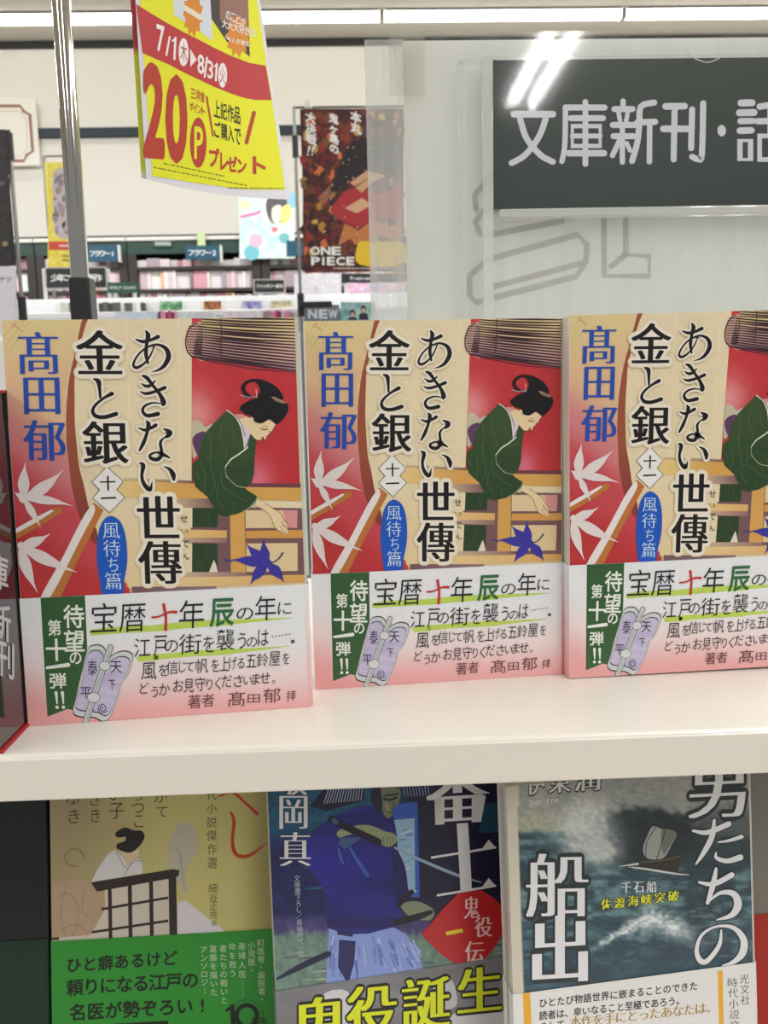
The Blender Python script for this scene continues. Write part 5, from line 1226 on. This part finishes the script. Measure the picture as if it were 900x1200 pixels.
def red_art(a):
    rng = random.Random(9)
    for k in range(150):
        x, y = rng.uniform(355, 472), rng.uniform(132, 312)
        c = rng.choice([(150, 40, 38), (176, 130, 50), (120, 84, 40), (60, 26, 30), (196, 160, 70), (110, 30, 40), (90, 50, 84), (206, 110, 60), (40, 20, 24)])
        n = rng.randint(4, 7); ph = rng.uniform(0, 6)
        a.poly([(x+rng.uniform(1.5, 6)*math.cos(ph+t*6.283/n), y+rng.uniform(2, 9)*math.sin(ph+t*6.283/n)) for t in range(n)], c, 1+rng.randint(0, 2))
    a.poly([(396, 200), (408, 172), (424, 160), (444, 166), (472, 158), (472, 205), (446, 198), (428, 214), (412, 206), (400, 222), (385, 226)], (30, 22, 26), 4)
    a.poly([(386, 246), (402, 226), (420, 218), (446, 228), (472, 214), (472, 258), (440, 254), (420, 268), (398, 258)], (172, 40, 48), 5)
    a.poly([(396, 288), (404, 262), (420, 270), (436, 258), (456, 266), (472, 260), (468, 282), (440, 276), (424, 292), (410, 280)], (196, 120, 66), 4)
    a.poly([(372, 232), (392, 212), (404, 190), (398, 216), (380, 240)], (150, 96, 70), 4); a.poly([(410, 214), (430, 200), (452, 206), (436, 214), (424, 226)], (206, 160, 120), 6); a.poly([(404, 244), (424, 232), (436, 240), (418, 250)], (214, 170, 132), 6)
    a.stroke([(384, 228), (410, 222), (436, 206)], [.4, 1.8, .4], (90, 60, 50), 6)
    for k in range(60): a.ell(rng.uniform(380, 470), rng.uniform(170, 285), rng.uniform(.4, 1.1), rng.uniform(.4, 1.1), rng.choice([(240, 220, 200), (226, 190, 160), (200, 60, 66)]), 6, 8)
    a.poly(smooth([(419, 287), (426, 282.5), (440, 284), (472, 284), (472, 310), (421, 310)], 4), (232, 196, 40), 6)
    W = (238, 236, 232)
    for t, x, y, s_ in (('大決戦', 364, 138, 12.5), ('鬼ヶ島の', 391, 139, 11.8), ('本丸', 417, 137, 13)):
        for i, c in enumerate(t): a.line(c, (x+i*.2, y+i*s_), (0, 0), s_*1.0, W, 'heavy', 9)
    for x in (361, 366): a.stroke([(x+1.6, 172), (x, 178.5)], [2.4, 1.2], W, 9); a.ell(x-.2, 181.2, 1.1, 1.1, W, 9)
    for i, c in enumerate('ONE'): a.ch(c, (363.5+i*12.4, 289, 375+i*12.4, 299), (240, 240, 238), 'heavy', 10, halo=((40, 16, 18), 2))
    for c, xa, xb in (('P', 364.5, 375), ('I', 377.6, 380.2), ('E', 383, 392.5), ('C', 393.8, 404.4), ('E', 405.8, 415.5)): a.ch(c, (xa, 301, xb, 311), (240, 240, 238), 'heavy', 10, halo=((40, 16, 18), 2))
    x = 391
    while x < 470: w = rng.uniform(1.5, 4); a.stroke([(x, 314.5), (x+w, 314.5)], 1.3, (216, 210, 206), 8, caps=False); x += w+1.2
face_book(354.8, 127.6, 473, 318.5, YG-.008, [(110, 24, 28), (46, 18, 22), (130, 60, 34), (60, 20, 24)], 'poster', 'dark red poster with white lettering hanging on the thin stand', 'poster', pat=1.6, extra=red_art, th=.003)
mb = MB(); q = at(361, 121, YG); mb.box(q.x-.008, q.x+.008, YG-.012, YG+.004, at(361, 128.5, YG).z, at(361, 119, YG).z, .003); o = mb.build('poster_clip', M_CLIPW); tag(o, 'small clear clip at the top left corner of the dark red poster', 'clip')
def pale_art(a):
    for x, y, r, c in ((287, 240, 6, (226, 232, 190)), (295, 296, 9, (120, 196, 214)), (341, 235, 9, (150, 206, 232)), (333, 279, 6, (120, 190, 196)), (300, 282, 8, (226, 190, 214)), (290, 262, 7, (206, 232, 240)), (315, 252, 9, (236, 240, 236))): a.ell(x, y, r, r, c, 1)
    a.stroke([(283, 254), (300, 250), (304, 248)], 3, (240, 120, 176), 2)
    a.poly(smooth([(313, 234), (322, 230.6), (334, 231), (336, 240), (330, 246), (332, 258), (322, 262), (316, 258), (312, 246)], 4), (96, 92, 98), 3); a.poly(smooth([(319, 244), (328, 240), (332, 250), (326, 262), (319, 258)], 4), (240, 228, 222), 4); a.poly(smooth([(330, 244), (340, 240), (340, 256), (330, 262)], 4), (240, 232, 140), 4); a.ell(322, 269, 3.5, 3, (226, 130, 140), 4)
face_book(280.5, 231, 345, 303, YB-.026, [(196, 226, 236), (226, 240, 240), (206, 232, 226)], 'poster', 'pale blue poster with coloured circles below the yellow poster', 'poster', pat=1.2, extra=pale_art, th=.003)
stand('poster_stand', 'thin grey stand of the yellow edged banner left of the chrome pole', 62, 312, 50, 182, 2.95, .006, None, 86)
def ban_art(a):
    rng = random.Random(3)
    a.poly(smooth([(63, 202), (78, 198), (88, 215), (89, 272), (66, 276), (62, 235)], 4), (188, 178, 180), 1)
    for k in range(70): x, y = rng.uniform(64, 86), rng.uniform(205, 272); a.ell(x, y, rng.uniform(1, 3.4), rng.uniform(2, 6), rng.choice([(150, 140, 150), (176, 160, 166), (120, 116, 130), (196, 186, 196), (150, 130, 120)]), 1, 10)
    a.poly([(57, 283), (90, 283), (90, 293), (57, 293)], (206, 70, 60), 2); a.stroke([(70, 288), (84, 288)], 2.4, (236, 190, 180), 3)
    for i in range(2): a.stroke([(74, 300+i*5), (84, 300+i*5)], 2, (150, 120, 30), 3)
face_book(56, 190, 90, 313, 2.94, [(232, 216, 50), (226, 206, 80), (240, 228, 110)], 'banner', 'narrow yellow and grey banner half hidden behind the chrome pole', 'banner', extra=ban_art, th=.003)
stand('poster_stand', 'thin grey stand at the left edge carrying the black poster', 26.5, 350, 9, 158, 1.5, .0034, 172, -60, 348)
def blk_art(a):
    rng = random.Random(8)
    for k in range(16): a.ell(rng.uniform(-20, 12), rng.uniform(200, 300), rng.uniform(1, 4), rng.uniform(1, 5), rng.choice([(120, 110, 60), (70, 66, 60), (150, 140, 90), (90, 90, 90)]), 1, 10)
face_book(-60, 152, 12, 312, 1.495, [(34, 32, 32), (52, 48, 46), (30, 28, 28)], 'poster', 'black poster at the left edge above the white card', 'poster', extra=blk_art, th=.002)
def card_art(a):
    a.line('ロコナツ', (-12, 328), (10, 327), 7.6, (50, 50, 56), 'bold', 2)
face_book(-60, 312.4, 19, 392, 1.495, [(232, 230, 238), (226, 226, 232)], 'card', 'white card with dark katakana at the left edge below the black poster', 'card', extra=card_art, th=.002)
# framed panel on the wall
q0, q1 = at(-70, 198, YW), at(44, 117, YW)
pn = empty('wall_panel', ((q0.x+q1.x)/2, YW-.03, q0.z), 'cream wall panel with a brown cut corner border at the top left', 'panel')
rel(pn, MB().box(q0.x, q1.x, YW-.03, YW-.021, q0.z, q1.z, .003).build('board', mat('cream_panel', (246, 242, 230), .6, noise=.02), pn))
a = Art(); bp = crop(0, 0, 5.294)
a.stroke(bp([(-300, 657), (125, 657), (145, 690), (185, 712), (203, 938), (165, 962), (148, 998), (-300, 1000)]), 3.6, (156, 112, 90), 1, sm=0, caps=False)
a.stroke(bp([(-300, 690), (115, 690), (160, 735), (170, 925), (125, 970), (-300, 972)]), .9, (206, 196, 180), 1, sm=0, caps=False)
rel(pn, a.build('border', lambda x, y, l: tuple(at(x, y, YW-.0305)), M_PRINT, pn))
